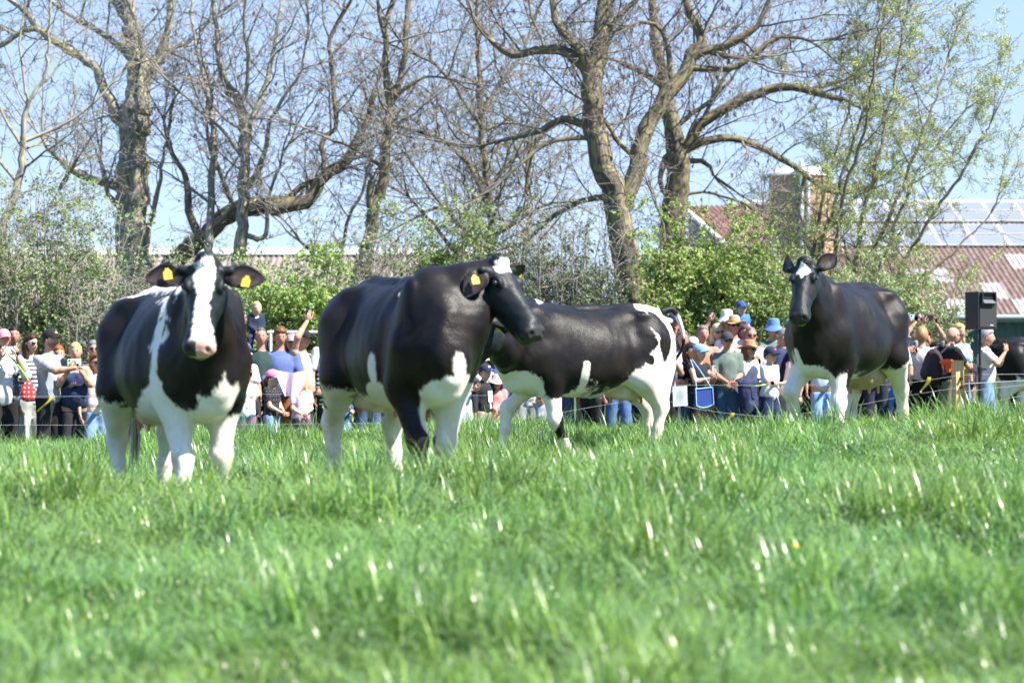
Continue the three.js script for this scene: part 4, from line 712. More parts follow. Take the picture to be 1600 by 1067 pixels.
who(149, 553, 0, 28, { hair: ['full', '#8a5a34'], glasses: true, skin: 'pale', top: [['wide', '#efe6df', '#c9b3ad'], 0.8, 0.80, 0.024], bottom: ['#7ea0c8'], arms: ['point', 'relax'], kid: false }, 'young person with brown fringe, sunglasses, pale striped top and light jeans');
who(160, 573, 1, 0, { fem: 1, hair: ['short', red], glasses: true, top: ['#16171b', 1.7], bottom: ['#1c1d24'], arms: 'clasp' }, 'short person in black with sunglasses beside the cow with white blaze');
who(384, 522, 2, 20, { hair: ['short', brown], top: ['#c7b7a5', 0.6], bottom: ['#444a55'], arms: ['down', 'phoneSky'], phone: ['#8f9195', 'R', 'grey phone held high beside blond toddler'], curl: 0.7 }, 'person half hidden behind the blaze faced cow raising a grey phone');
who(407, 513, 1, 10, { hair: ['receding', '#6e655e'], skin: 'red', top: ['#24403c', 1.8, 0.88], bottom: ['#23262e'], arms: ['down', 'down'], big: 0.02 }, 'man with receding hair in dark green jacket carrying toddler');
who(400, 472, 1.15, 18, { h: 0.92, sit: true, kid: true, hair: ['short', '#e2c890'], skin: 'pale', top: ['#1f2a45', 1.8, 0.88], bottom: ['#2b3350'], arms: ['clasp', 'clasp'], group: 'children on shoulders', prints: [[0.0, 1.36, 0.1, 0.035, 0.5, '#dfe2e8']] }, 'blond toddler in navy jacket riding on shoulders above the crowd');
who(437, 513, 1, 14, { hair: ['full', '#7a5230'], skin: 'red', top: ['#5a6ea6', 1.75, 0.86, 0.024], bottom: ['#9a5c26'], arms: ['hold', 'hold'], big: 0.01, nod: 8 }, 'man with thick brown hair in blue sweater looking down');
who(380, 536, 0.6, 38, { fem: 1, hat: ['cap', '#3f6696'], emblem: '#c4574e', hair: ['tail', darkHair], skin: 'fair', top: ['#e9e6e4', 0.65, 0.86], bottom: ['#5470a0'], arms: 'down' }, 'woman in blue cap with emblem and white tee');
who(384, 573, 0, 24, { hat: ['cap', '#d9616b'], hair: ['short', brown], glasses: true, skin: 'pale', top: [['print', '#e7edf4', '#7fa8d8', '#e07a70'], 0.7, 0.84], bottom: [['floral', '#5d7f7c', '#b05a8a', '#3c4f6e'], 0.5], arms: 'down' }, 'child in red cap and colourful printed tee');
who(424, 579, 0, 62, { hat: ['cap', '#ea8fc0'], hair: ['tail', brown], skin: 'pale', top: [['dot', '#1b1c22', '#55565e'], 0.6, 0.86], bottom: ['#7f9cc0', 0.62], arms: ['clasp', 'clasp'], fem: 0 }, 'girl in pink cap and black dotted tee with denim shorts');
who(470, 586, 0, 16, { hair: ['long', blond], skin: 'pale', top: ['#d9c8ee', 0.6, 0.84], bottom: [['floral', '#2a2430', '#6a4a66', '#8b7a86'], 0.45], skirt: true, arms: ['clasp', 'clasp'] }, 'blond girl in lilac tee and dark patterned skirt');
who(456, 523, 1.8, 0, { fem: 1, hair: ['bob', '#7a4a34'], hat: ['cap', '#b9aebb'], top: ['#d9843a', 0.7], bottom: ['#44464c'], arms: 'clasp' }, 'person in orange top behind man in blue sweater');
who(472, 516, 1.2, 60, { hat: ['cap', '#191b22'], hair: ['short', darkHair], skin: 'fair', top: ['#b8ac9e', 0.3, 0.86, 0.024], bottom: ['#3a3f48'], arms: ['hold', 'phoneSky'], phone: ['#16171a', 'R', 'black camera phone raised by man in black cap'], big: 0.02 }, 'man in black cap and beige vest stretching up a black camera');
who(516, 550, 0.3, 40, { fem: 1, hair: ['bob', '#e3cc96'], skin: 'fair', top: [['stripe', '#1f222c', '#e6e4e2'], 0.65, 0.82], bottom: ['#1d2540'], arms: ['hold', 'hold'], big: 0.015 }, 'blond woman in black and white striped tee with red straps');
who(534, 600, 0, 30, { hair: ['short', brown], skin: 'pale', top: ['#2f5fb0', 0.6, 0.84], bottom: ['#5f8fd0', 0.5], arms: ['clap', 'clap'] }, 'small boy in blue tee clapping beside the standing cow');
who(518, 505, 1.2, 25, { hair: ['short', darkHair], top: ['#e4e8f2', 0.7, 0.86, 0.024], bottom: ['#2c3040'], arms: 'down', prints: [[-0.10, 1.33, 0.012, 0.03, -0.5, '#15161a'], [-0.085, 1.335, 0.012, 0.04, -0.5, '#15161a'], [-0.07, 1.34, 0.012, 0.05, -0.5, '#15161a'], [-0.14, 1.30, 0.03, 0.26, 0.1, '#2c56b8'], [0.06, 1.22, 0.09, 0.03, 0, '#20345c']] }, 'person in white football jersey with blue side stripe');
who(574, 530, 0.2, 20, { h: 1.66, fem: 1, hair: ['bob', brown], top: [['dot', '#191a20', '#d8d8dc'], 1.4, 0.86, 0.024], bottom: ['#35527a'], arms: 'down', big: 0.03 }, 'woman in black and white dotted blouse and blue jeans seen under the cow');
who(606, 530, 0.9, 0, { h: 1.7, hair: ['short', brown], top: ['#aebfd6', 0.7], bottom: ['#2d3d5c'], arms: 'down' }, 'person in dark jeans behind the standing cow');
who(634, 530, 0.3, 10, { h: 1.72, hair: ['short', brown], top: ['#20242e', 0.7, 0.8], bottom: ['#22252f', 0.52], arms: 'down', skin: 'red', big: 0.03 }, 'person in black shorts with bare legs seen under the cow');
who(664, 530, 0.5, 0, { h: 1.7, hair: ['short', grey], top: ['#6e5a48', 0.7], bottom: ['#8a6a48'], arms: 'down' }, 'person in tan trousers seen between the cow front legs');
who(706, 540, 0.3, 10, { h: 1.66, fem: 1, hair: ['bob', darkHair], top: ['#1c1d24', 0.7], bottom: ['#17181e', 0.55], skin: 'red', arms: 'down' }, 'person in black shorts next to the cow brisket');
who(722, 556, 0, 50, { fem: 1, hat: ['visor', '#2c3038'], hair: ['tail', brown], glasses: true, top: [['fine', '#e9edf4', '#7d93b8'], 0, 0.86], dress: 0.42, arms: ['clap', 'clap'], skin: 'fair' }, 'woman in dark visor and striped sleeveless dress clapping');
who(757, 570, 0, 40, { hat: ['cap', '#232a4c'], emblem: '#e4e4ea', hair: ['short', brown], skin: 'pale', top: ['#22242a', 1.85, 0.80, 0.024], bottom: ['#b3aa98'], arms: 'down', kid: true, prints: [[0.02, 1.18, 0.12, 0.2, 0.1, '#cfd3cc'], [0.03, 1.03, 0.04, 0.14, 0.2, '#cfd3cc']] }, 'boy in navy cap and black sweatshirt with pale print');
who(776, 586, 0.1, 10, { hat: ['floppy', '#f2b9c2'], hair: ['long', '#8a4a2c'], skin: 'pale', top: ['#ee8f8c', 1.6, 0.86], dress: 0.5, arms: ['clasp', 'clasp'], kid: true }, 'girl in pink sun hat and coral dress');
who(752, 548, 1, 30, { fem: 1, hat: ['floppy', '#f3dfe4', '#e6a6b4'], hair: ['bob', blond], top: ['#eceaf0', 0.8], bottom: ['#4a5068'], arms: 'down' }, 'woman in white and pink sun hat behind boy in navy cap');
who(778, 545, 1.2, 20, { hair: ['short', brown], top: ['#3a55a8', 0.75], bottom: ['#2c3350'], arms: ['hip', 'hip'] }, 'person in royal blue polo behind girl in coral dress');
who(822, 560, 0.6, 15, { h: 1.5, fem: 1, hair: ['bob', brown], top: [['fine', '#eef0f4', '#6f86b4'], 0.7, 0.78], bottom: ['#8f959c'], arms: 'down' }, 'person in blue and white striped top behind the walking cow foreleg');
who(846, 612, 0, 0, { hair: ['long', '#dcc492'], glasses: true, skin: 'pale', top: ['#9aa3b6', 1.85, 0.82], bottom: ['#5a6478'], arms: ['down', 'salute'], kid: true, prints: [[0.0, 1.2, 0.14, 0.16, 0, '#b9a9c4']] }, 'small blond girl in sunglasses and grey top under the walking cow');
who(876, 540, 0.6, 10, { h: 1.72, hair: ['short', brown], top: ['#3c4a66', 0.7], bottom: ['#3b4a68'], arms: 'down' }, 'person in slate blue trousers behind the walking cow elbow');
who(926, 540, 0.3, 150, { h: 1.62, hair: ['short', grey], top: ['#d5deee', 0.8, 0.74, 0.035], bottom: ['#17181d'], arms: 'down', big: 0.07 }, 'stout person in loose pale blue shirt and black trousers, back turned');
who(966, 540, 0.1, 20, { h: 1.68, hair: ['short', brown], top: ['#5f4c58', 0.7], bottom: ['#47699c'], arms: ['relax', 'relax'], skin: 'red' }, 'person in blue jeans with hand on thigh by the cow udder');
who(990, 540, 0.5, 0, { h: 1.7, hair: ['short', darkHair], top: ['#dcdfe6', 0.7], bottom: ['#24345c'], arms: 'down' }, 'person in dark navy jeans behind the white rumped cow');
who(1020, 545, 0.9, 0, { h: 1.62, fem: 1, hair: ['bob', grey], hat: ['floppy', '#e9e6e0'], top: ['#dfe0e2', 0.7], bottom: ['#c9c1b4'], arms: 'down' }, 'person in pale hat and top half hidden by the white rumped cow');
who(1052, 491, 2, 20, { hat: ['cap', '#1f2f62'], hair: ['short', brown], glasses: true, skin: 'red', top: [['plaid', '#c4d4ec', '#8aa4cf', '#e8edf6'], 0.75], bottom: ['#38405a'], arms: ['chin', 'down'] }, 'tall man in navy cap, sunglasses and pale blue checked shirt');
who(1040, 527, 0.1, 8, { fem: 1, hair: ['bob', '#d69a58'], glasses: true, skin: 'tan', top: [['plaid', '#dcd0dc', '#8f86b0', '#c98a9c'], 0.6, 0.84], bottom: ['#16171b', 0.28], arms: ['phone', 'hip'], phone: ['#15161a', 'L', 'black phone held up by woman in checked blouse'] }, 'woman with strawberry blond hair, sunglasses and checked blouse taking a picture');
who(1066, 517, 1, 8, { fem: 1, hair: ['bob', '#7c7470'], skin: 'red', top: ['#f0e6e8', 0.5, 0.86], bottom: ['#3c4458'], arms: 'down', big: 0.02 }, 'woman with grey bob and white top behind woman with checked blouse');
who(1083, 528, 1.5, 0, { hair: ['crop', grey], glasses: true, hat: ['cap', '#d8d2c8'], top: ['#b9b2a8', 0.6], bottom: ['#3c4458'], arms: 'down' }, 'person in pale cap and sunglasses glimpsed behind woman with grey bob');
who(1098, 509, 1, 12, { hair: ['short', '#8b7d74'], skin: 'red', top: ['#e58b74', 0.7, 0.86], bottom: ['#c9b89c'], arms: 'down' }, 'ruddy grey haired man in coral tee');
who(1078, 537, 0.35, 40, { fem: 1, hair: ['long', '#3c2418'], top: ['#1f2740', 0.75, 0.8], bottom: ['#4f76a8'], arms: ['cross', 'hold'] }, 'dark haired woman in navy top and jeans holding a white paper sheet');
who(1092, 539, 0, 44, { fem: 0, hat: ['cap', '#7fb2e0'], hair: ['long', '#c98a58'], skin: 'pale', top: ['#191a22', 0.15, 0.86], bottom: ['#1c1d26'], arms: ['phoneLow', 'phoneLow'], phone: ['#8a8d8c', 'tall', 'grey phone held by girl in light blue cap'] }, 'girl with long hair in light blue cap and black top');
who(1114, 516, 2, 10, { hair: ['short', brown], top: ['#a7a2a4', 0.7], bottom: ['#3c4458'], arms: ['down', 'phoneSky'], phone: ['#20242c', 'R', 'dark phone held high above man in coral tee'] }, 'person reaching up with dark phone behind man in coral tee');
who(1121, 507, 1.5, 16, { fem: 1, hat: ['cap', '#cbb695'], hair: ['bob', '#d9c49a'], glasses: true, skin: 'pale', top: ['#1b1c20', 0.5], bottom: ['#30343e'], arms: 'down' }, 'blond woman in beige cap, sunglasses and black top');
const polo = who(1136, 520, 0.1, 10, { hat: ['cap', '#3a3c40'], hair: ['short', grey], glasses: '#4a4a4c', skin: 'red', top: ['#66756c', 0.8, 0.86, 0.024], collar: true, bottom: ['#3f5a84'], arms: ['clasp', 'clasp'], big: 0.01 }, 'slim older man in grey cap, glasses and grey green polo shirt');
who(1147, 496, 1.3, 8, { hat: ['straw', '#cfa873', '#a67c4c'], hair: ['short', brown], glasses: '#2c2622', skin: 'red', top: ['#eef0f6', 0.8], bottom: ['#3c4458'], arms: 'down' }, 'man in straw hat with glasses and white shirt');
who(1136, 486, 2.6, 0, { fem: 1, hat: ['bucket', '#efe9e4'], hair: ['bob', blond], top: ['#d5d2d0', 0.6], bottom: ['#3c4458'], arms: 'down' }, 'person in white bucket hat behind man in straw hat');
who(1159, 472, 2.1, 8, { h: 1.0, sit: true, kid: true, hat: ['cap', '#2f4f9c', '#3c5eb0'], hair: ['short', brown], glasses: '#3fae8c', skin: 'pale', top: ['#3f7fdc', 0.7, 0.86], bottom: ['#30436c'], arms: ['clasp', 'clasp'], group: 'children on shoulders' }, 'boy in blue cap, mirrored green glasses and blue tee on shoulders');
who(1163, 508, 1.95, 20, { hair: ['short', '#6a4a38'], skin: 'red', top: ['#8a3c34', 0.8], bottom: ['#3c4458'], arms: ['down', 'salute'] }, 'man in dark red top carrying boy in blue cap');
who(1173, 512, 1.1, 8, { hair: ['receding', '#8b8078'], glasses: true, skin: 'red', top: ['#e8e4e2', 0.8], bottom: ['#3c4458'], arms: ['phoneLow', 'down'], big: 0.02 }, 'balding man in sunglasses and white shirt beside green tablet');
const strawW = who(1170, 534, 0.4, 44, { fem: 1, hat: ['straw', '#b98862', '#e0b8a0'], hair: ['bob', '#8a5a3c'], glasses: true, skin: 'fair', top: ['#f0f1f6', 1.3, 0.80, 0.024], bottom: ['#2a3a62'], arms: ['hold', 'cross'], big: 0.025 }, 'woman in brown straw hat and white blouse with dark jeans');
who(1203, 543, 0, 42, { hat: ['cap', '#20264a'], emblem: '#c9586a', hair: ['short', brown], glasses: true, skin: 'pale', top: ['#f2f3ee', 0.7, 0.82, 0.024], bottom: ['#1f2c5c'], arms: ['cross', 'cross'], kid: true, prints: [[0.06, 1.26, 0.025, 0.07, 0.6, '#c8868a']] }, 'boy in navy cap and white tee with navy trousers');
who(1208, 500, 1.4, 24, { fem: 1, hat: ['bucket', '#5f86cc'], hair: ['short', grey], top: ['#5d7a76', 0.7], bottom: ['#3c4458'], arms: ['phone', 'phone'], phone: ['#1f5a44', 'tall', 'dark green tablet held in front of blue bucket hat'], tablet: true }, 'person in blue bucket hat holding a dark green tablet');
who(1226, 514, 0.9, 60, { hair: ['short', '#a49a92'], skin: 'red', top: ['#24345c', 0.7], bottom: ['#3a3e4a'], arms: ['salute', 'down'] }, 'grey haired man in navy top beside glossy black cow chest');
who(1236, 499, 2, 40, { hat: ['cap', '#5fa0a8', '#4a88b8'], hair: ['short', brown], top: ['#6aa0b4', 0.7], bottom: ['#3c4458'], arms: 'down' }, 'person in teal cap just below glossy black cow muzzle');
who(1232, 560, 0.1, 120, { h: 1.5, fem: 1, hair: ['bob', brown], top: ['#f0c9bc', 0.5, 0.84], bottom: ['#efe3dc', 0.42], skin: 'pale', arms: ['lean', 'down'], lean: 0.35 }, 'person in peach top leaning forward by bent cow foreleg');
who(1262, 540, 0.5, 0, { h: 1.66, hair: ['short', brown], top: ['#b02038', 0.7, 0.86], bottom: ['#17181d'], arms: 'down' }, 'person in red top and black trousers behind cow forelegs');
who(1285, 545, 0.2, 10, { h: 1.62, fem: 1, hair: ['bob', blond], top: ['#c6d2ea', 0.7, 0.72, 0.024], bottom: ['#7fa4d6'], arms: ['hold', 'down'] }, 'person in pale blue top and light jeans between cow forelegs');
who(1314, 545, 0.4, 10, { h: 1.64, hair: ['short', brown], top: ['#1d1e24', 0.7], bottom: ['#a8443c'], skin: 'red', arms: 'down' }, 'person in rust red trousers behind cow foreleg');
who(1345, 540, 0.5, 0, { h: 1.7, hair: ['short', darkHair], top: ['#24262e', 1.5], bottom: ['#1a1c28'], arms: 'down' }, 'person in dark trousers behind glossy black cow belly');
who(1369, 540, 0.2, 0, { h: 1.68, hair: ['short', brown], top: ['#2a2e3c', 1.5], bottom: ['#1e2438'], arms: ['clasp', 'clasp'] }, 'person in navy trousers with clasped hands below cow udder');
who(1398, 540, 0.3, 0, { h: 1.64, fem: 1, hair: ['bob', brown], top: [['fine', '#eceef4', '#8f9cc4'], 0.7, 0.72, 0.024], bottom: ['#4f7cb8'], arms: 'down' }, 'person in white striped top and blue jeans by cow hind leg');
who(1410, 518, 0.8, 25, { hat: ['cap', '#e2ded6'], hair: ['short', grey], skin: 'red', top: ['#e8e4e6', 0.7], bottom: ['#5a6478'], arms: ['phone', 'phone'], phone: ['#1d3a4c', 'tall', 'dark blue phone held by man in cream cap'] }, 'man in cream cap and white tee filming with dark blue phone');
who(1425, 517, 1.7, 10, { hair: ['short', grey], top: ['#c4bcae', 0.7], bottom: ['#50545e'], arms: ['phoneSky', 'phoneSky'], phone: ['#9cc4d4', 'wide', 'pale blue phone held sideways high above cream cap'] }, 'person behind cream capped man lifting pale blue phone');
who(1441, 513, 0.5, 165, { hair: ['full', '#b08a5c'], skin: 'fair', top: ['#efe6e2', 0.7, 0.86], bottom: ['#17181e'], arms: ['phoneSky', 'phone'] }, 'person with tousled blond hair, back turned, in white tee');
who(1448, 517, 1.5, 8, { hair: ['short', brown], top: ['#a8aab0', 0.7], bottom: ['#384058'], arms: ['phoneSky', 'phoneSky'], phone: ['#17191c', 'wide', 'black phone held sideways above tousled blond hair'] }, 'person lifting black phone behind tousled blond head');
who(1462, 535, 1.2, 30, { hair: ['short', darkHair], top: ['#70747c', 0.7], bottom: ['#26304a'], arms: ['phone', 'phone'], phone: ['#101114', 'wide', 'black phone held sideways next to bald man'] }, 'person with black phone hidden behind bald man with backpack');
const bald = who(1480, 511, 0.1, 112, { hair: ['bald', grey], skin: 'fair', glasses: '#3a3a3c', top: ['#15181f', 0.85, 0.84, 0.024], collar: true, bottom: ['#8a8672', 0.3, 0.022], arms: ['lean', 'lean'], lean: 0.12, big: 0.02 }, 'bald man in black polo with backpack leaning on wooden post');
who(1498, 540, 0.8, 30, { h: 1.66, fem: 1, hair: ['bob', blond], top: ['#a8d8d4', 0.7, 0.80], bottom: ['#5b84c4'], arms: 'down' }, 'person in mint top and jeans partly behind wooden post');
who(1512, 545, 3.4, 25, { hair: ['short', '#c9c4bc'], beard: '#b9b4ac', skin: 'red', top: ['#252c44', 0.8, 0.88], bottom: ['#8a7a64'], arms: 'down' }, 'white haired man in navy tee farther back behind wooden post');
who(1541, 515, 0.1, 72, { fem: 1, hair: ['full', '#b5b2b0'], skin: 'fair', top: ['#e4dde2', 0.6, 0.86, 0.022], bottom: ['#7d9fca'], arms: ['phone', 'phone'], phone: ['#141519', 'tall', 'black phone held by grey haired woman under speaker'], big: 0.015 }, 'grey haired woman in white tee and jeans filming beneath the loudspeaker');
who(1586, 535, 7, -70, { hat: ['cap', '#bdb9b0'], hair: ['short', grey], skin: 'red', top: ['#b9cbe0', 0.7], bottom: ['#4a5468'], arms: 'down' }, 'man in light grey cap beyond the cow behind the fence');
// ---------------------------------------------------------------- trees: traced limbs, grown branches and twigs
function barkTexture(a, b, c, seed) {
  const W = 128, H = 256, t = new Uint8Array(W * H * 4), r = rng(seed);
  for (let y = 0; y < H; y++) for (let x = 0; x < W; x++) {
    const u = x / W * 6.283, cx = Math.cos(u) * 1.6, cy = Math.sin(u) * 1.6, v = Math.cos(y / H * 6.283), w = Math.sin(y / H * 6.283);
    const crack = noise3(cx * 3.2 + seed, cy * 3.2, v * 1.2 + w * 0.9), patch = noise3(cx + seed * 3, cy, v * 0.8 + w * 1.1), fine = r();
    const k = clamp(0.5 + 0.55 * crack + 0.35 * (fine - 0.5), 0, 1), l = smooth(0.15, 0.6, patch + 0.25 * crack), o = (y * W + x) * 4;
    for (let i = 0; i < 3; i++) t[o + i] = clamp(lerp(lerp(b[i], a[i], k), c[i], l * 0.7), 0, 255); t[o + 3] = 255;
  }
  const tex = new THREE.DataTexture(t, W, H); tex.colorSpace = THREE.SRGBColorSpace; tex.wrapS = tex.wrapT = THREE.RepeatWrapping; tex.magFilter = THREE.LinearFilter; tex.repeat.set(1, 0.8); tex.needsUpdate = true; return tex;
}
const bark = [
  std(0xffffff, 0.95, { map: barkTexture([178, 172, 160], [92, 86, 78], [168, 166, 122], 1) }),
  std(0xffffff, 0.95, { map: barkTexture([136, 128, 114], [64, 58, 50], [138, 136, 92], 2) }),
  std(0xffffff, 0.95, { map: barkTexture([134, 124, 108], [64, 56, 48], [138, 134, 88], 3) }),
];
const twigMat = [std(lin(0.22, 0.20, 0.17), 0.9), std(lin(0.16, 0.14, 0.115), 0.9), std(lin(0.175, 0.16, 0.105), 0.9)];
const UPV = V(0, 1, 0);
function makeTree(o) {
  const r = rng(o.seed), d0 = o.d, base = o.limbs[0][0], g = at(base[0], 600, d0), root = thing('tree', o.label, 'tree', 'old trees behind the crowd', V(g.x, ground(g.x, g.z) - 0.1, g.z));
  const off = root.position, limbs = [], twigs = new Acc(), keys = [], leaves = [];
  o.limbs.forEach((L, li) => {
    let zd = 0; const dz = li === 0 ? 0 : (r() - 0.5) * 0.55;
    const pts = L.map(([px, py, w], k) => { if (k) zd += Math.hypot(px - L[k - 1][0], py - L[k - 1][1]) / F * d0 * dz; const p = at(px, py, d0 + zd * 1 + (L.z ?? 0)).sub(off); p.r = w / F * d0 * 0.5 * (o.thin ?? 1); return p; });
    if (li === 0 || L.root) pts.unshift(Object.assign(V(pts[0].x + 0.05, 0, pts[0].z), { r: pts[0].r * 1.35 }));
    if (li && o.join !== false && !L.root) {                                       // start inside the nearest limb
      let best = 9, bp = null; for (const M of limbs) for (const q of M) { const e = Math.hypot(q.x - pts[0].x, q.y - pts[0].y); if (e < best) { best = e; bp = q; } }
      if (bp && best < 0.9) { const sh = bp.z - pts[0].z; pts.forEach((p, k) => { p.z += sh; }); pts.unshift(Object.assign(bp.clone(), { r: Math.min(pts[0].r * 1.2, bp.r * 0.9) })); }
    }
    const cv = new THREE.CatmullRomCurve3(pts, false, 'centripetal'), n = Math.max(6, Math.round(cv.getLength() / 0.16)), out = [];
    for (let k = 0; k <= n; k++) { const t = k / n, p = cv.getPoint(t), f = t * (pts.length - 1), i = Math.min(pts.length - 2, Math.floor(f)); p.r = lerp(pts[i].r, pts[i + 1].r, f - i) * (1 + 0.10 * noise3(k * 0.5 + li * 7, o.seed, 0) + (o.knotty ?? 0) * Math.max(0, noise3(k * 0.35, li * 3, o.seed + 5))); if (k && k < n) { p.x += 0.035 * noise3(k * 0.33, li, o.seed) + 0.02 * noise3(k * 0.9, li, o.seed); p.y += 0.02 * noise3(k * 0.7, li, o.seed + 4); p.z += 0.03 * noise3(k * 0.33, li, o.seed + 9); } out.push(p); }
    limbs.push(out);
    const a = new Acc(); a.uv = true; const ph = r() * 6; a.tube(out.map((p, k) => ({ x: p.x, y: p.y, z: p.z, r: p.r, f: w => 1 + 0.10 * Math.sin(2 * w + ph + k * 0.12) + 0.07 * Math.sin(5 * w + ph + k * 0.3) })), out[0].r > 0.12 ? 14 : 9, null);
    const gm = a.build(); gm.computeVertexNormals(); mesh(li === 0 ? 'trunk' : 'limb', gm, bark[o.bark ?? 0], root);
  });
  const grow = (p, dir, len, rad, lev) => {
    const n = lev === 1 ? 9 : lev === 2 ? 6 : 4, pts = [], q = p.clone(), D = dir.clone().normalize(), wander = lev === 1 ? 0.50 : 0.52; let k;
    for (k = 0; k <= n; k++) {
      pts.push({ x: q.x, y: q.y, z: q.z, r: Math.max(0.0048, rad * (1 - 0.75 * k / n)) });
      D.x += (r() - 0.5) * wander; D.y += (r() - 0.5) * wander + (lev === 1 ? 0.05 : (o.droop ?? -0.02) + (k > n / 2 ? 0.08 : 0)); D.z += (r() - 0.5) * wander; D.normalize(); q.addScaledVector(D, len / n);
      if (k > 0 && lev < 3) { const m = lev === 1 ? (r() < 0.85 * (o.dense ?? 1) ? 1 : 0) : (r() < 0.8 ? 1 : 0); for (let c = 0; c < m; c++) { const side = V(r() - 0.5, r() * 0.8 - 0.35, r() - 0.5).normalize(); grow(q, D.clone().multiplyScalar(0.75).addScaledVector(side, 0.9), len * (0.35 + 0.3 * r()) * (1 - 0.35 * k / n), Math.max(0.005, rad * 0.55 * (1 - 0.5 * k / n)), lev + 1); } }
    }
    twigs.tube(pts, lev === 1 ? 5 : 3, null, false);
    if (o.keys && lev >= 2 && r() < o.keys) keys.push(q.clone());
    if (o.leaves && r() < o.leaves) for (let c = 0; c < (o.leafRun ?? 1); c++) { const e = pts[Math.floor(r() * pts.length)]; leaves.push(V(e.x, e.y, e.z)); }
  };
  limbs.forEach((L, li) => {
    const step = o.step ?? 0.5; let acc = 0; const start = L.length * (li === 0 ? (o.bare ?? 0.45) : 0.12);
    for (let k = 1; k < L.length - 1; k++) {
      acc += L[k].distanceTo(L[k - 1]); if (acc < step * 0.8 * (0.7 + 0.6 * r()) || k < start) continue; acc = 0;
      const t = L[k + 1].clone().sub(L[k - 1]).normalize(), side = V(r() - 0.5, r() * 0.9 - 0.2, r() - 0.5); side.addScaledVector(t, -side.dot(t)).normalize();
      grow(L[k], t.clone().multiplyScalar(0.55).addScaledVector(side, 1), (o.len ?? 1.7) * (0.45 + 0.8 * r()), Math.min(L[k].r * 0.55, 0.013 + 0.024 * r() * r()), 1);
    }
    const e = L[L.length - 1], t = e.clone().sub(L[L.length - 3]).normalize(); for (let c = 0; c < 3; c++) grow(e, t.clone().add(V((r() - 0.5) * 0.8, (r() - 0.5) * 0.6, (r() - 0.5) * 0.8)), (o.len ?? 1.7) * (0.7 + 0.5 * r()), Math.min(e.r, 0.022), 1);
  });
  const tw = mesh('twigs', twigs.build(), twigMat[o.twig ?? 0], root); tw.userData.kind = 'stuff';
  if (keys.length) { const a = new Acc(); for (let k = 0; k < 7; k++) a.add(unitBall(5, 4), M4([(r() - 0.5) * 0.05, -0.03 - r() * 0.06, (r() - 0.5) * 0.05], [r() * 0.5, r() * 6, r() * 0.5], [0.007, 0.028, 0.003])); const im = new THREE.InstancedMesh(a.build(), std(lin(0.13, 0.085, 0.07), 0.9), keys.length), e = new THREE.Euler(), q = new THREE.Quaternion(); keys.forEach((p, i) => { e.set(0, r() * 6.28, 0); im.setMatrixAt(i, new THREE.Matrix4().compose(p, q.setFromEuler(e), V(1, 1, 1).multiplyScalar(0.7 + 0.7 * r()))); }); im.name = 'seed_clusters'; im.userData.kind = 'stuff'; im.castShadow = true; root.add(im); }
  if (leaves.length) scatterLeaves(root, leaves, o.leafColor ?? [0.16, 0.24, 0.05], o.leafSize ?? 0.03, r, 'foliage');
  return root;
}
// sprigs of small pointed leaves
const sprigs = {};
function sprig(size, n = 7, spread = 0.06) {
  return sprigs[size + '_' + n + '_' + spread] ??= (() => {
    const a = new Acc(), r = rng(9 + n);
    for (let k = 0; k < n; k++) {
      const c = V((r() - 0.5), (r() - 0.5), (r() - 0.5)).multiplyScalar(spread * 2), q = new THREE.Quaternion().setFromEuler(new THREE.Euler((r() - 0.5) * 2.2, r() * 6.28, (r() - 0.5) * 2.2)), L = size * (0.8 + 0.5 * r()), w = L * 0.34;
      const pts = [[0, 0, 0], [L * 0.45, 0.012 * L / 0.05, w], [L * 0.5, -0.1 * w, 0], [L * 0.45, 0.012 * L / 0.05, -w], [L, -0.15 * L, 0]].map(p => V(...p).applyQuaternion(q).add(c)), nn = V(0, 1, 0).applyQuaternion(q);
      const id = pts.map(p => a.vert(p.x, p.y, p.z, nn.x, nn.y, nn.z)); a.i.push(id[0], id[1], id[2], id[0], id[2], id[3], id[1], id[4], id[2], id[2], id[4], id[3]);
    }
    const g = a.build(); g.computeVertexNormals(); return g;
  })();
}
const leafMats = {};
function scatterLeaves(root, places, color, size, r, name, n = 7, spread = 0.06) {
  const mat = leafMats['m'] ??= phys(0xffffff, 0.9, { side: THREE.DoubleSide, transmission: 0.45, thickness: 0, clearcoat: 0.25, clearcoatRoughness: 0.4 });
  const im = new THREE.InstancedMesh(sprig(size, n, spread), mat, places.length), q = new THREE.Quaternion(), e = new THREE.Euler();
  places.forEach((p, i) => { e.set(r() * 6, r() * 6, r() * 6); im.setMatrixAt(i, new THREE.Matrix4().compose(p, q.setFromEuler(e), V(1, 1, 1).multiplyScalar(0.7 + 0.6 * r()))); const b = 0.75 + 0.5 * r(), h = (r() - 0.5) * 0.25; im.setColorAt(i, lin(color[0] * b * (1 + h), color[1] * b, color[2] * b * (1 - h))); });
  im.name = name; im.userData.kind = 'stuff'; im.castShadow = im.receiveShadow = true; root.add(im); return im;
}
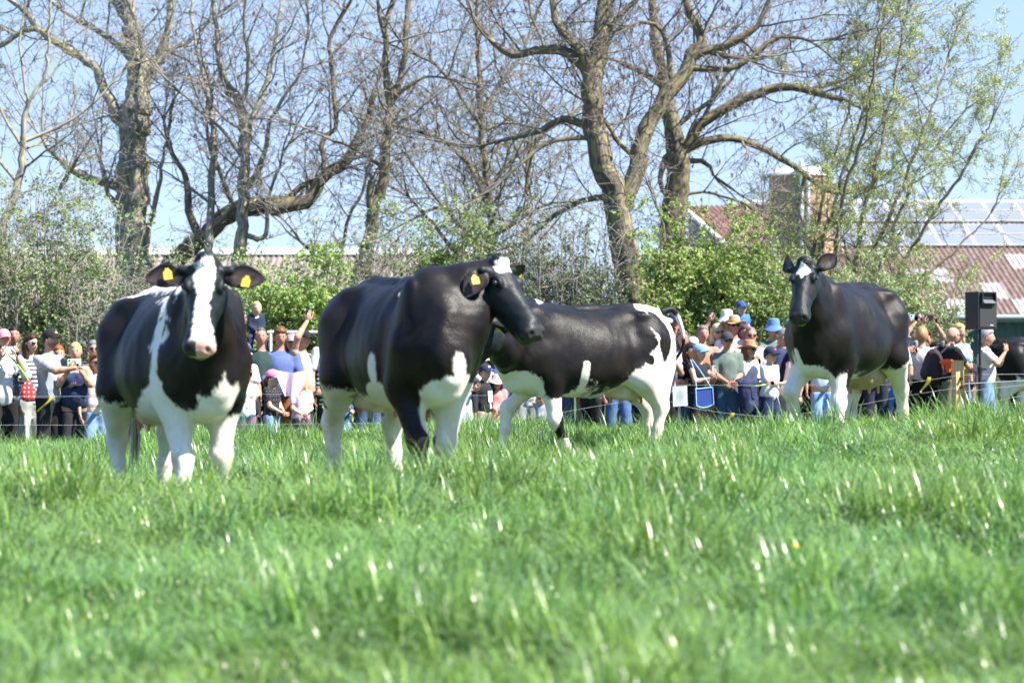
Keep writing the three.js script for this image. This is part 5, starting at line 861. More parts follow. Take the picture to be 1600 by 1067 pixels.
makeTree({ seed: 101, d: 44, bark: 0, knotty: 0.35, keys: 0.02, label: 'knobbly grey pollarded tree with thick burred trunk behind the blaze faced cow', len: 1.9, step: 0.42, limbs: [
  [[212, 470, 54], [208, 400, 48], [206, 330, 44], [206, 270, 42], [207, 220, 44], [210, 182, 52], [212, 140, 38], [213, 100, 32], [206, 60, 26], [200, 20, 22], [196, -40, 17]],
  [[193, 192, 24], [172, 160, 18], [148, 110, 15], [121, 86, 14], [90, 67, 13], [50, 43, 12], [0, 70, 9], [-40, 92, 6]], [[50, 43, 9], [27, 8, 8], [-10, -15, 6]],
  [[222, 140, 20], [230, 121, 17], [252, 85, 14], [262, 36, 10], [268, -20, 7]], [[207, 95, 14], [198, 85, 12], [148, 45, 9], [112, 27, 7], [70, -5, 5]],
  [[190, 296, 13], [180, 292, 12], [126, 274, 10], [90, 245, 8], [67, 220, 5]], [[200, 30, 14], [180, 5, 12], [160, -20, 9]], [[222, 100, 10], [262, 78, 8], [300, 60, 6], [340, 20, 4]], [[218, 380, 9], [240, 330, 7], [250, 270, 5], [262, 215, 4]], [[192, 330, 8], [168, 300, 6], [155, 250, 5]]] });
makeTree({ seed: 102, d: 43, bark: 1, twig: 1, knotty: 0.3, keys: 0.04, label: 'leaning tree with long low bough sweeping across towards the forked tree', len: 1.5, step: 0.36, bare: 0.3, limbs: [
  [[248, 470, 34], [262, 425, 30], [290, 392, 28], [315, 373, 28], [360, 333, 25], [400, 322, 27], [436, 319, 24], [479, 314, 20], [505, 276, 16], [544, 245, 13], [574, 185, 12], [584, 140, 8]],
  [[500, 290, 9], [505, 258, 9], [505, 220, 8], [522, 198, 7], [518, 108, 7], [514, 65, 6], [548, 0, 5]], [[436, 319, 13], [470, 292, 9], [520, 272, 7], [540, 262, 4]], [[315, 373, 14], [296, 330, 11], [290, 280, 9], [268, 240, 7], [255, 190, 5]], [[360, 333, 10], [352, 290, 8], [330, 240, 6], [322, 180, 4]], [[544, 245, 6], [560, 225, 5], [600, 205, 4]]] });
makeTree({ seed: 103, d: 42.2, bark: 0, label: 'slender many stemmed grey tree between the two leading cows', keys: 0.04, len: 1.6, step: 0.34, bare: 0.3, limbs: [
  [[370, 440, 24], [374, 400, 22], [378, 315, 19], [382, 216, 17], [373, 162, 14], [346, 112, 10], [338, 60, 8], [333, -20, 6]], [[382, 216, 12], [404, 160, 9], [424, 90, 7], [436, 20, 5], [440, -30, 4]], [[329, 440, 15], [328, 360, 15], [333, 225, 12], [326, 150, 8], [304, 70, 6], [296, -20, 4]], [[378, 300, 10], [410, 250, 8], [424, 180, 6], [470, 110, 5], [482, 40, 4]], [[376, 160, 9], [390, 100, 7], [380, 40, 5], [388, -30, 4]], [[380, 250, 8], [350, 205, 6], [316, 178, 5], [282, 145, 4]], [[412, 372, 7], [417, 320, 6], [440, 240, 4]]] });
makeTree({ seed: 104, d: 41, bark: 2, keys: 0.03, label: 'tall forked tree rising behind the mostly black cow', len: 1.5, step: 0.5, bare: 0.4, limbs: [
  [[561, 440, 27], [567, 415, 24], [578, 371, 19], [584, 328, 18], [596, 280, 17], [604, 216, 15], [607, 172, 14], [603, 110, 11], [600, 52, 10], [612, 0, 8], [620, -40, 6]], [[606, 176, 12], [616, 145, 10], [628, 112, 9], [634, 60, 8], [639, -20, 7]], [[582, 340, 14], [580, 310, 12], [580, 282, 9]], [[600, 60, 7], [592, 20, 6], [584, -20, 5]], [[606, 170, 6], [630, 142, 5], [665, 120, 4], [700, 122, 3]], [[530, 470, 7], [532, 410, 7], [542, 350, 6], [566, 300, 5]], [[534, 440, 5], [505, 415, 5], [470, 378, 5]], [[598, 265, 6], [560, 235, 5], [520, 220, 4]]] });
makeTree({ seed: 105, d: 44, bark: 1, twig: 2, keys: 0.10, droop: -0.05, label: 'wide spreading fine twigged tree between forked tree and great ash', len: 2.3, step: 0.22, bare: 0.15, limbs: [
  [[772, 480, 16], [768, 388, 14], [764, 302, 12], [752, 194, 10], [749, 129, 8], [745, 40, 6], [748, -30, 4]], [[766, 330, 9], [735, 265, 8], [700, 225, 6], [655, 205, 5], [600, 190, 3]], [[764, 300, 9], [800, 250, 7], [842, 215, 5], [880, 190, 4]], [[752, 200, 8], [720, 150, 6], [690, 110, 5], [660, 90, 4]], [[752, 180, 8], [780, 130, 6], [812, 90, 5], [830, 40, 4]], [[768, 360, 8], [725, 335, 6], [680, 325, 5], [640, 345, 3]], [[768, 372, 8], [810, 345, 6], [850, 320, 5], [890, 315, 3]], [[770, 400, 8], [740, 375, 7], [700, 330, 6], [668, 290, 4], [640, 250, 3]], [[760, 480, 8], [735, 430, 7], [680, 355, 5], [640, 310, 4]], [[800, 480, 8], [812, 420, 7], [826, 340, 6], [822, 270, 4]]] });
makeTree({ seed: 106, d: 40, bark: 2, twig: 1, keys: 0.16, knotty: 0.15, label: 'great twin trunked ash with mossy bark in the middle of the row', len: 1.9, step: 0.36, bare: 0.55, limbs: [
  [[992, 480, 46], [988, 450, 44], [980, 405, 42], [965, 338, 40], [954, 288, 38], [940, 248, 37], [928, 180, 35], [927, 122, 33], [936, 81, 29], [945, 0, 23], [950, -40, 18]],
  [[968, 330, 30], [978, 310, 28], [999, 252, 25], [1008, 212, 23], [1030, 162, 21], [1066, 117, 20], [1084, 81, 18], [1098, 63, 14], [1080, 20, 11], [1066, -30, 8]],
  [[926, 140, 20], [918, 112, 18], [900, 90, 16], [872, 76, 14], [836, 79, 12], [796, 85, 10], [760, 54, 7], [735, 20, 5]], [[924, 110, 18], [908, 81, 16], [877, 45, 14], [863, 0, 11], [855, -40, 8]],
  [[930, 200, 13], [922, 198, 12], [881, 184, 10], [841, 207, 8], [800, 215, 6], [750, 228, 4]], [[932, 222, 10], [917, 216, 9], [863, 220, 8], [827, 243, 6], [787, 279, 4]], [[956, 312, 11], [949, 310, 10], [917, 310, 9], [872, 333, 7], [827, 373, 5]],
  [[1080, 92, 14], [1100, 78, 14], [1147, 63, 12], [1178, 40, 10], [1201, 9, 7], [1215, -30, 5]], [[1056, 125, 10], [1048, 90, 9], [1039, 45, 7], [1012, 31, 5], [990, 36, 4]], [[1076, 104, 10], [1093, 103, 10], [1151, 103, 9], [1187, 76, 7], [1232, 52, 5], [1268, 60, 4]], [[940, 60, 12], [965, 30, 10], [1000, -5, 8]], [[1000, 250, 9], [970, 225, 9], [955, 200, 8], [930, 170, 7]], [[1092, 70, 9], [1125, 80, 8], [1160, 86, 6]]] });
makeTree({ seed: 107, d: 46, bark: 2, twig: 1, keys: 0.18, droop: -0.05, label: 'broad ash with long arching side boughs behind the twin trunked ash', len: 2.0, step: 0.34, bare: 0.6, limbs: [
  [[1050, 470, 42], [1052, 400, 38], [1053, 355, 37], [1057, 306, 35], [1060, 252, 33], [1048, 193, 27], [1039, 135, 21], [1026, 67, 17], [1021, 0, 13], [1018, -40, 10]],
  [[1062, 262, 20], [1068, 243, 19], [1093, 198, 18], [1142, 166, 17], [1174, 148, 15], [1232, 135, 13], [1282, 144, 11], [1325, 157, 7]], [[1270, 141, 8], [1292, 133, 8], [1316, 128, 5]],
  [[1062, 246, 15], [1072, 234, 14], [1120, 216, 12], [1165, 220, 11], [1214, 243, 10], [1255, 270, 9], [1300, 301, 6], [1345, 297, 4]], [[1062, 255, 8], [1075, 252, 8], [1106, 256, 6], [1115, 274, 4]], [[1048, 236, 9], [1034, 261, 9], [1030, 279, 8], [1048, 315, 6]], [[1040, 140, 12], [1000, 110, 9], [965, 95, 7]], [[1048, 200, 9], [1088, 172, 8], [1130, 140, 6], [1150, 112, 4]], [[1093, 200, 8], [1110, 160, 7], [1140, 110, 5], [1170, 95, 4]], [[1255, 270, 5], [1248, 330, 4], [1255, 380, 3]], [[1056, 310, 6], [1100, 300, 5], [1150, 312, 4], [1190, 335, 3]]] });
makeTree({ seed: 108, d: 38, bark: 1, twig: 1, label: 'low arched branch of a fallen trunk bending over the bright green shrub', len: 0.9, step: 0.4, bare: 0.2, limbs: [
  [[985, 520, 18], [1012, 463, 15], [1052, 427, 15], [1084, 405, 14], [1124, 396, 12], [1150, 412, 12], [1172, 442, 11], [1192, 485, 9], [1200, 520, 8]], [[1124, 396, 8], [1165, 385, 7], [1200, 400, 5], [1225, 430, 4]], [[1172, 442, 6], [1180, 400, 5], [1190, 350, 3]], [[1052, 427, 5], [1040, 380, 4], [1030, 330, 3]]] });
makeTree({ seed: 109, d: 39, bark: 0, twig: 2, leaves: 0.10, leafColor: [0.13, 0.15, 0.05], label: 'thin crooked young tree at the edge of the picture above woman in pink cap', len: 1.5, step: 0.4, bare: 0.2, limbs: [
  [[-6, 520, 16], [0, 450, 15], [5, 360, 14], [27, 292, 12], [36, 220, 10], [43, 157, 8], [67, 121, 6], [74, 60, 5], [80, -20, 4]], [[36, 222, 7], [99, 193, 5], [153, 153, 4], [190, 110, 3]], [[34, 230, 6], [12, 195, 5], [-10, 150, 4]], [[43, 157, 5], [30, 90, 4], [36, 20, 3]], [[27, 292, 6], [0, 252, 4], [-20, 240, 3]], [[20, 470, 7], [30, 400, 6], [60, 340, 5], [90, 300, 4]]] });
// leafy willow by the barn
makeTree({ seed: 110, d: 40.5, bark: 2, twig: 2, leaves: 0.65, leafRun: 3, leafColor: [0.38, 0.45, 0.15], leafSize: 0.028, thin: 0.72, dense: 0.8, label: 'pale green willow with fanned upright stems in front of the barn roof', len: 1.25, step: 0.34, bare: 0.25, limbs: [
  [[1262, 520, 12], [1262, 460, 11], [1285, 380, 10], [1300, 330, 9], [1340, 200, 7], [1372, 90, 6], [1388, 0, 4]],
  Object.assign([[1300, 520, 12], [1330, 440, 10], [1352, 330, 9], [1378, 230, 7], [1398, 130, 5], [1410, 50, 4]], { root: 1 }), Object.assign([[1310, 520, 12], [1350, 430, 10], [1390, 340, 9], [1440, 220, 7], [1468, 140, 5], [1480, 100, 3]], { root: 1 }), Object.assign([[1330, 520, 12], [1390, 450, 10], [1430, 380, 8], [1490, 290, 6], [1532, 222, 5], [1548, 195, 3]], { root: 1 }), Object.assign([[1290, 520, 10], [1302, 430, 9], [1312, 330, 8], [1352, 200, 6], [1366, 100, 4], [1376, 20, 3]], { root: 1 }), Object.assign([[1340, 520, 9], [1400, 470, 8], [1450, 430, 7], [1500, 385, 5], [1545, 340, 3]], { root: 1 }), Object.assign([[1320, 520, 9], [1372, 420, 8], [1412, 320, 6], [1440, 260, 5], [1510, 170, 3]], { root: 1 }), Object.assign([[1280, 520, 9], [1270, 420, 8], [1290, 300, 6], [1330, 160, 5], [1345, 60, 3]], { root: 1 })] });
// ---------------------------------------------------------------- shrubs behind the crowd
function shrub(o) {
  const r = rng(o.seed), c = at(o.px, 560, o.d), root = thing('shrub', o.label, 'shrub', 'shrubs behind the crowd', V(c.x, ground(c.x, c.z), c.z)), W = o.w / F * o.d / 2, Ht = at(o.px, o.top, o.d).y - root.position.y, st = new Acc(), tips = [];
  const lumps = Array.from({ length: o.lumps ?? 16 }, () => V((r() * 2 - 1) * W * 0.8, Ht * (0.25 + 0.62 * r()), (r() * 2 - 1) * W * 0.45)).map(p => { p.y *= 1 - 0.25 * Math.abs(p.x / W); return p; });
  for (let k = 0; k < (o.stems ?? 26); k++) {
    const b = V((r() * 2 - 1) * W * 0.55, 0, (r() * 2 - 1) * 0.5), t = V(b.x * 1.5 + (r() - 0.5) * W * 0.7, Ht * (0.6 + 0.45 * r()), b.z + (r() - 0.5) * W * 0.6), pts = [];
    for (let i = 0; i <= 8; i++) { const f = i / 8; pts.push({ x: lerp(b.x, t.x, f) + 0.09 * (r() - 0.5), y: lerp(b.y, t.y, Math.pow(f, 0.85)) + 0.05 * (r() - 0.5), z: lerp(b.z, t.z, f) + 0.09 * (r() - 0.5), r: lerp(0.022, 0.005, f) * (0.6 + 0.8 * r()) }); }
    st.tube(pts, 5, null, false);
    for (let i = 3; i <= 8; i++) for (let q = 0; q < 3; q++) { const p = pts[i], e = V(p.x + (r() - 0.5) * 0.9, p.y + (r() - 0.2) * 0.6, p.z + (r() - 0.5) * 0.9); st.tube([{ ...p, r: 0.006 }, { x: (p.x + e.x) / 2, y: (p.y + e.y) / 2 + 0.05, z: (p.z + e.z) / 2, r: 0.005 }, { x: e.x, y: e.y, z: e.z, r: 0.0025 }], 3, null, false); for (let u = 0; u < 3; u++) tips.push(e.clone().lerp(V(p.x, p.y, p.z), r() * 0.8)); }
  }
  const m = mesh('stems', st.build(), twigMat[o.twig ?? 2], root); m.userData.kind = 'stuff';
  const places = []; for (let k = 0; k < o.n; k++) {
    if (r() < (o.tipShare ?? 0.4)) { const p = tips[Math.floor(r() * tips.length)]; places.push(V(p.x + (r() - 0.5) * 0.16, p.y + (r() - 0.5) * 0.16, p.z + (r() - 0.5) * 0.16)); continue; }
    const L = lumps[Math.floor(r() * lumps.length)], R = (o.lumpR ?? 0.42) * (0.75 + 0.5 * r()), u = V(r() * 2 - 1, r() * 2 - 1, r() * 2 - 1).normalize().multiplyScalar(R * Math.pow(r(), 0.45)); u.y *= 0.8; const p = L.clone().add(u); if (p.y > 0.05) places.push(p);
  }
  scatterLeaves(root, places, o.color, o.leaf ?? 0.05, r, 'foliage', 6, 0.07);
  return root;
}
shrub({ seed: 201, px: 60, top: 285, d: 37, w: 300, n: 3800, color: [0.24, 0.32, 0.11], leaf: 0.046, twig: 0, stems: 70, tipShare: 0.6, lumps: 20, label: 'grey green twiggy thicket at the edge of the picture' });
shrub({ seed: 202, px: 205, top: 440, d: 36, w: 190, n: 1300, color: [0.15, 0.20, 0.08], leaf: 0.045, twig: 0, stems: 50, tipShare: 0.6, label: 'low twiggy bush at the foot of the pollarded tree' });
shrub({ seed: 203, px: 448, top: 398, d: 35.6, w: 180, n: 4600, color: [0.24, 0.36, 0.06], leaf: 0.05, lumps: 22, label: 'bright yellow green bush behind blond toddler' });
shrub({ seed: 204, px: 700, top: 335, d: 38.4, w: 200, n: 3600, color: [0.20, 0.30, 0.07], leaf: 0.05, stems: 34, label: 'fresh green bush behind the head of the mostly black cow' });
shrub({ seed: 205, px: 880, top: 335, d: 38, w: 210, n: 2800, color: [0.15, 0.20, 0.08], leaf: 0.04, twig: 0, stems: 80, tipShare: 0.7, label: 'dense grey green thicket beside the great ash trunk' });
shrub({ seed: 206, px: 1095, top: 345, d: 36.8, w: 210, n: 7600, color: [0.23, 0.33, 0.045], leaf: 0.052, lumps: 30, label: 'large yellow green shrub under the arched branch' });
shrub({ seed: 207, px: 1200, top: 400, d: 36.2, w: 150, n: 4200, color: [0.20, 0.30, 0.045], leaf: 0.05, lumps: 18, label: 'yellow green bush behind the head of the stepping cow' });
shrub({ seed: 208, px: 1345, top: 415, d: 36.5, w: 190, n: 4200, color: [0.27, 0.37, 0.12], leaf: 0.045, lumps: 22, stems: 40, label: 'pale green bush at the foot of the willow' });
shrub({ seed: 209, px: 1452, top: 470, d: 36, w: 130, n: 1700, color: [0.26, 0.36, 0.13], leaf: 0.042, lumps: 12, tipShare: 0.5, label: 'small pale bush behind bald man with backpack' });
shrub({ seed: 210, px: 590, top: 385, d: 38, w: 160, n: 1200, color: [0.18, 0.24, 0.09], leaf: 0.042, twig: 0, stems: 44, tipShare: 0.7, label: 'sparse bush at the foot of the forked tree' });
shrub({ seed: 211, px: 330, top: 400, d: 37, w: 150, n: 1700, color: [0.20, 0.27, 0.09], leaf: 0.045, twig: 0, stems: 40, tipShare: 0.6, label: 'leafy bush behind the ears of the blaze faced cow' });
// ---------------------------------------------------------------- barns, silo
function sheetTexture(a, b, c, seed) {
  const W = 128, H = 128, t = new Uint8Array(W * H * 4), r = rng(seed);
  for (let y = 0; y < H; y++) for (let x = 0; x < W; x++) { const n = 0.5 + 0.5 * noise3(x * 0.09 + seed, y * 0.012, seed), s = 0.5 + 0.5 * noise3(x * 0.03, y * 0.035 + seed, 3), k = clamp(n * 0.75 + (r() - 0.5) * 0.35, 0, 1), o = (y * W + x) * 4; for (let i = 0; i < 3; i++) t[o + i] = lerp(lerp(a[i], b[i], k), c[i], smooth(0.5, 0.8, s) * 0.6); t[o + 3] = 255; }
  const tex = new THREE.DataTexture(t, W, H); tex.colorSpace = THREE.SRGBColorSpace; tex.wrapS = tex.wrapT = THREE.RepeatWrapping; tex.magFilter = THREE.LinearFilter; tex.needsUpdate = true; return tex;
}
const sheetMats = { rust: [1, 2, 3].map(k => std(0xffffff, 0.85, { map: sheetTexture([94, 72, 64], [112, 94, 86], [136, 124, 120], k) })), pale: [4, 5].map(k => std(0xffffff, 0.8, { map: sheetTexture([164, 158, 160], [136, 122, 120], [180, 176, 180], k) })), grey: [6, 7, 8].map(k => std(0xffffff, 0.9, { map: sheetTexture([112, 104, 98], [138, 130, 124], [94, 84, 78], k) })), red: [9, 10].map(k => std(0xffffff, 0.85, { map: sheetTexture([118, 84, 74], [100, 72, 66], [134, 114, 108], k) })), green: [11, 12].map(k => std(0xffffff, 0.6, { map: sheetTexture([48, 76, 74], [58, 88, 84], [40, 64, 64], k) })) };
const sheetGeo = {};
function corrugated(w, len, pitch, depth) {
  return sheetGeo[[w, len, pitch, depth]] ??= (() => { const n = Math.round(w / pitch) * 6, g = new THREE.PlaneGeometry(w, len, n, 1), P = g.attributes.position; for (let k = 0; k < P.count; k++) P.setZ(k, Math.cos((P.getX(k) + w / 2) / pitch * 2 * Math.PI) * depth); g.computeVertexNormals(); return g; })();
}
// lays sheets over the slope that starts at o, runs along X (unit) and up S (vector to the ridge)
function sheets(parent, o, X, S, cols, rows, w, pick, name = 'roof_sheet', pitch = 0.25) {
  const L = S.length(), u = S.clone().normalize(), N = X.clone().cross(u).normalize(), len = L / rows, g = corrugated(w, len + 0.12, pitch, 0.045);
  const basis = new THREE.Matrix4().makeBasis(X, u, N), q = new THREE.Quaternion().setFromRotationMatrix(basis);
  for (let j = 0; j < rows; j++) for (let i = 0; i < cols; i++) { const m = mesh(name, g, pick(i, j), parent); m.position.copy(o).addScaledVector(X, (i + 0.5) * w).addScaledVector(u, (j + 0.5) * len).addScaledVector(N, 0.03 + 0.012 * (j % 2) + 0.006 * (i % 2)); m.quaternion.copy(q); }
}
const box = (name, parent, mat, pos, size, rot) => { const m = mesh(name, new THREE.BoxGeometry(...size), mat, parent); m.position.set(...pos); if (rot) m.rotation.set(...rot); return m; };
{
  // the barn with solar panels
  const GY = -0.3, e0 = at(1235, 492, 100), X = V(1, 0, 0), barn = thing('barn', 'long barn with rusty corrugated roof, solar panels and green metal wall', 'barn', null, V(e0.x, GY, e0.z)), eave = e0.y - GY, r = rng(8);
  const S = V(0, at(0, 318, 116).y - e0.y, -16), cols = 17;
  const patch = (i, j) => noise3(i * 0.55 + 3, j * 0.8, 2) + 0.5 * noise3(i * 1.3, j * 0.9, 8);
  sheets(barn, V(0, eave, 0), X, S, cols, 8, 1.0, (i, j) => patch(i, j) > 0.22 ? sheetMats.pale[i % 2] : sheetMats.rust[(i * 7 + j * 3) % 3]);
  const wall = mesh('wall', new THREE.BoxGeometry(cols, eave - 0.1, 0.2), plain('#33423f', 0.9), barn); wall.position.set(cols / 2, (eave - 0.1) / 2, -0.6);
  for (let i = 0; i < cols; i++) { const m = mesh('cladding_panel', corrugated(1, eave - 0.15, 0.25, 0.02), sheetMats.green[i % 2], wall); m.position.set(i + 0.5 - cols / 2, 0, 0.14 + 0.004 * (i % 2)); }
  box('gable_wall', barn, plain('#8d7a68', 0.9), [0.3, (eave + 0.5) / 2, -16], [0.25, eave + 0.5, 30.4]);
  const gutter = new Acc(); gutter.tube([{ x: -0.2, y: 0, z: 0, r: 0.11 }, { x: cols * 0.5, y: 0, z: 0, r: 0.11 }, { x: cols + 0.2, y: 0, z: 0, r: 0.11 }], 10); const gt = mesh('gutter', gutter.build(), plain('#8e96a0', 0.5), barn); gt.position.set(0, eave - 0.1, 0.1);
  box('fascia', barn, plain('#7b828c', 0.6), [cols / 2, eave - 0.16, -0.12], [cols, 0.3, 0.06]);
  const ridge = new Acc(); ridge.tube([{ x: -0.2, y: 0, z: 0, r: 0.18 }, { x: cols / 2, y: 0, z: 0, r: 0.18 }, { x: cols + 0.2, y: 0, z: 0, r: 0.18 }], 8); const rg = mesh('ridge_cap', ridge.build(), plain('#c9c6c4', 0.7), barn); rg.position.set(0, eave + S.y, S.z);
  sheets(barn, V(cols, eave, -32), V(-1, 0, 0), V(0, S.y, 16), 17, 2, 1.0, (i, j) => sheetMats.rust[(i + j) % 3]);
  const u = S.clone().normalize(), N = X.clone().cross(u).normalize(), q = new THREE.Quaternion().setFromRotationMatrix(new THREE.Matrix4().makeBasis(X, u, N)), L = S.length();
  const cellMat = phys(lin(0.19, 0.20, 0.235), 0.4, { clearcoat: 0.6, clearcoatRoughness: 0.15 }), frameMat = std(lin(0.75, 0.76, 0.78), 0.5), pg = new THREE.BoxGeometry(1.62, 1.56, 0.04), cg = new THREE.BoxGeometry(1.54, 1.48, 0.012);
  [[0.56, 0], [0.665, 0], [0.79, 0], [0.895, 0]].forEach(([t]) => { for (let i = 0; i < 10; i++) { const p = mesh('solar_panel', pg, frameMat, barn); p.position.set(0.9 + i * 1.64, eave, 0).addScaledVector(u, t * L + 0.86).addScaledVector(N, 0.14); p.quaternion.copy(q); const c = mesh('cell_glass', cg, cellMat, p); c.position.z = 0.018; } });
  // silo
  const sp = at(1252, 560, 94), R = 50 / F * 94 * 1.0, top = at(0, 275, 94).y - GY, silo = thing('silo', 'tall tan round silo with pale domed cap and vertical pipes beside the barn', 'silo', null, V(sp.x, GY, sp.z));
  const siloTex = sheetTexture([168, 140, 112], [150, 122, 98], [178, 152, 126], 21); siloTex.repeat.set(4, 3); const siloMat = std(0xffffff, 0.85, { map: siloTex });
  const prof = [[R, 0]]; for (let k = 1; k < 12; k++) { prof.push([R, k * top / 12 - 0.02], [R + 0.02, k * top / 12], [R, k * top / 12 + 0.02]); } prof.push([R, top]);
  mesh('shell', new THREE.LatheGeometry(prof.map(p => new THREE.Vector2(...p)), 40), siloMat, silo);
  mesh('dome', new THREE.LatheGeometry([[R + 0.05, top - 0.05], [R + 0.04, top + 0.04], [R * 0.9, top + 0.2], [R * 0.6, top + 0.34], [R * 0.25, top + 0.42], [0.001, top + 0.44]].map(p => new THREE.Vector2(...p)), 40), std(lin(0.5, 0.48, 0.45), 0.7), silo);
  for (const [x, rr, hex, h] of [[-0.15, 0.09, '#d9dde2', 0.5], [0.13, 0.07, '#c4c8ce', 0.3], [-0.36, 0.05, '#6b6f78', 0.0]]) { const a = new Acc(); const z = Math.sqrt(R * R - x * x) + rr; a.tube([{ x, y: 0, z, r: rr }, { x, y: top * 0.5, z, r: rr }, { x, y: top + h, z, r: rr }], 10); mesh('pipe', a.build(), plain(hex, 0.4), silo); }
  for (let k = 1; k < 6; k++) { const t = new THREE.TorusGeometry(R + 0.015, 0.025, 6, 40); t.rotateX(Math.PI / 2); t.translate(0, k * top / 6 + 0.3, 0); mesh('hoop', t, plain('#8a7058', 0.8), silo); }
  // shed with the red roof between the ashes and the silo
  const a = at(1072, 324, 106), b = at(1190, 322, 107), c = at(1150, 392, 101), shed = thing('shed', 'small shed with red corrugated roof and white bargeboard left of the silo', 'shed', null, V(a.x, GY, a.z));
  const XA = b.clone().sub(a), SL = a.clone().sub(c), xx = XA.clone().normalize(), wS = 1.0, cN = Math.round(XA.length() / wS), o0 = c.clone().sub(shed.position);
  const perp = SL.clone(); sheets(shed, o0, xx, perp, cN, 2, wS, (i, j) => sheetMats.red[(i + j) % 2]);
  const bd = new Acc(); const A2 = a.clone().sub(shed.position), C2 = o0; bd.tube([C2, A2].map(p => ({ x: p.x - 0.06, y: p.y - 0.05, z: p.z, r: 0.14 })), 4); mesh('bargeboard', bd.build(), plain('#e9e9e6', 0.6), shed);
  const wg = new THREE.BufferGeometry(), pts = [C2, A2, V(A2.x, 0, A2.z), V(C2.x, 0, C2.z)]; const inset = pts.map((p, i) => [p.x + 0.12, p.y - (i < 2 ? 0.12 : 0), p.z]); const back_ = inset.map(p => [p[0] + 0.2, p[1], p[2] - 0.05]);
  wg.setAttribute('position', new THREE.Float32BufferAttribute([...inset, ...back_].flat(), 3)); wg.setIndex([0, 1, 2, 0, 2, 3, 4, 6, 5, 4, 7, 6, 0, 4, 5, 0, 5, 1, 3, 2, 6, 3, 6, 7, 0, 3, 7, 0, 7, 4, 1, 5, 6, 1, 6, 2]); const wn = wg.toNonIndexed(); wn.computeVertexNormals(); mesh('wall', wn, plain('#7d8790', 0.9), shed);
  const fw = mesh('front_wall', new THREE.BoxGeometry(cN * wS, o0.y - 0.15, 0.2), plain('#9a8a7c', 0.9), shed); fw.position.set(o0.x + cN * wS / 2, (o0.y - 0.15) / 2, o0.z - 0.5);
  // long low barn behind the left half
  const l0 = at(-60, 520, 88), l1 = at(0, 397, 97), lb = thing('barn', 'long low barn with weathered grey corrugated roof behind the pollarded tree', 'barn', null, V(l0.x, GY, l0.z)), lc = 21, le = l0.y - GY;
  sheets(lb, V(0, le, 0), X, V(0, l1.y - l0.y, -9), lc, 3, 1.0, (i, j) => sheetMats.grey[(i * 5 + j) % 3]);
  sheets(lb, V(lc, le, -18), V(-1, 0, 0), V(0, l1.y - l0.y, 9), lc, 1, 1.0, (i, j) => sheetMats.grey[(i * 5 + j) % 3]);
  const rs = new Acc(); rs.add(new THREE.BoxGeometry(lc + 0.3, 0.26, 0.9)); const rm = mesh('ridge_light', rs.build(), plain('#eef0f0', 0.5), lb); rm.position.set(lc / 2, le + l1.y - l0.y + 0.1, -9);
  box('wall', lb, plain('#8c8478', 0.9), [lc / 2, (le - 0.1) / 2, -0.5], [lc, le - 0.1, 0.2]); box('gable_wall', lb, plain('#8c8478', 0.9), [lc - 0.2, (le + 0.4) / 2, -9], [0.2, le + 0.4, 16.6]);
}
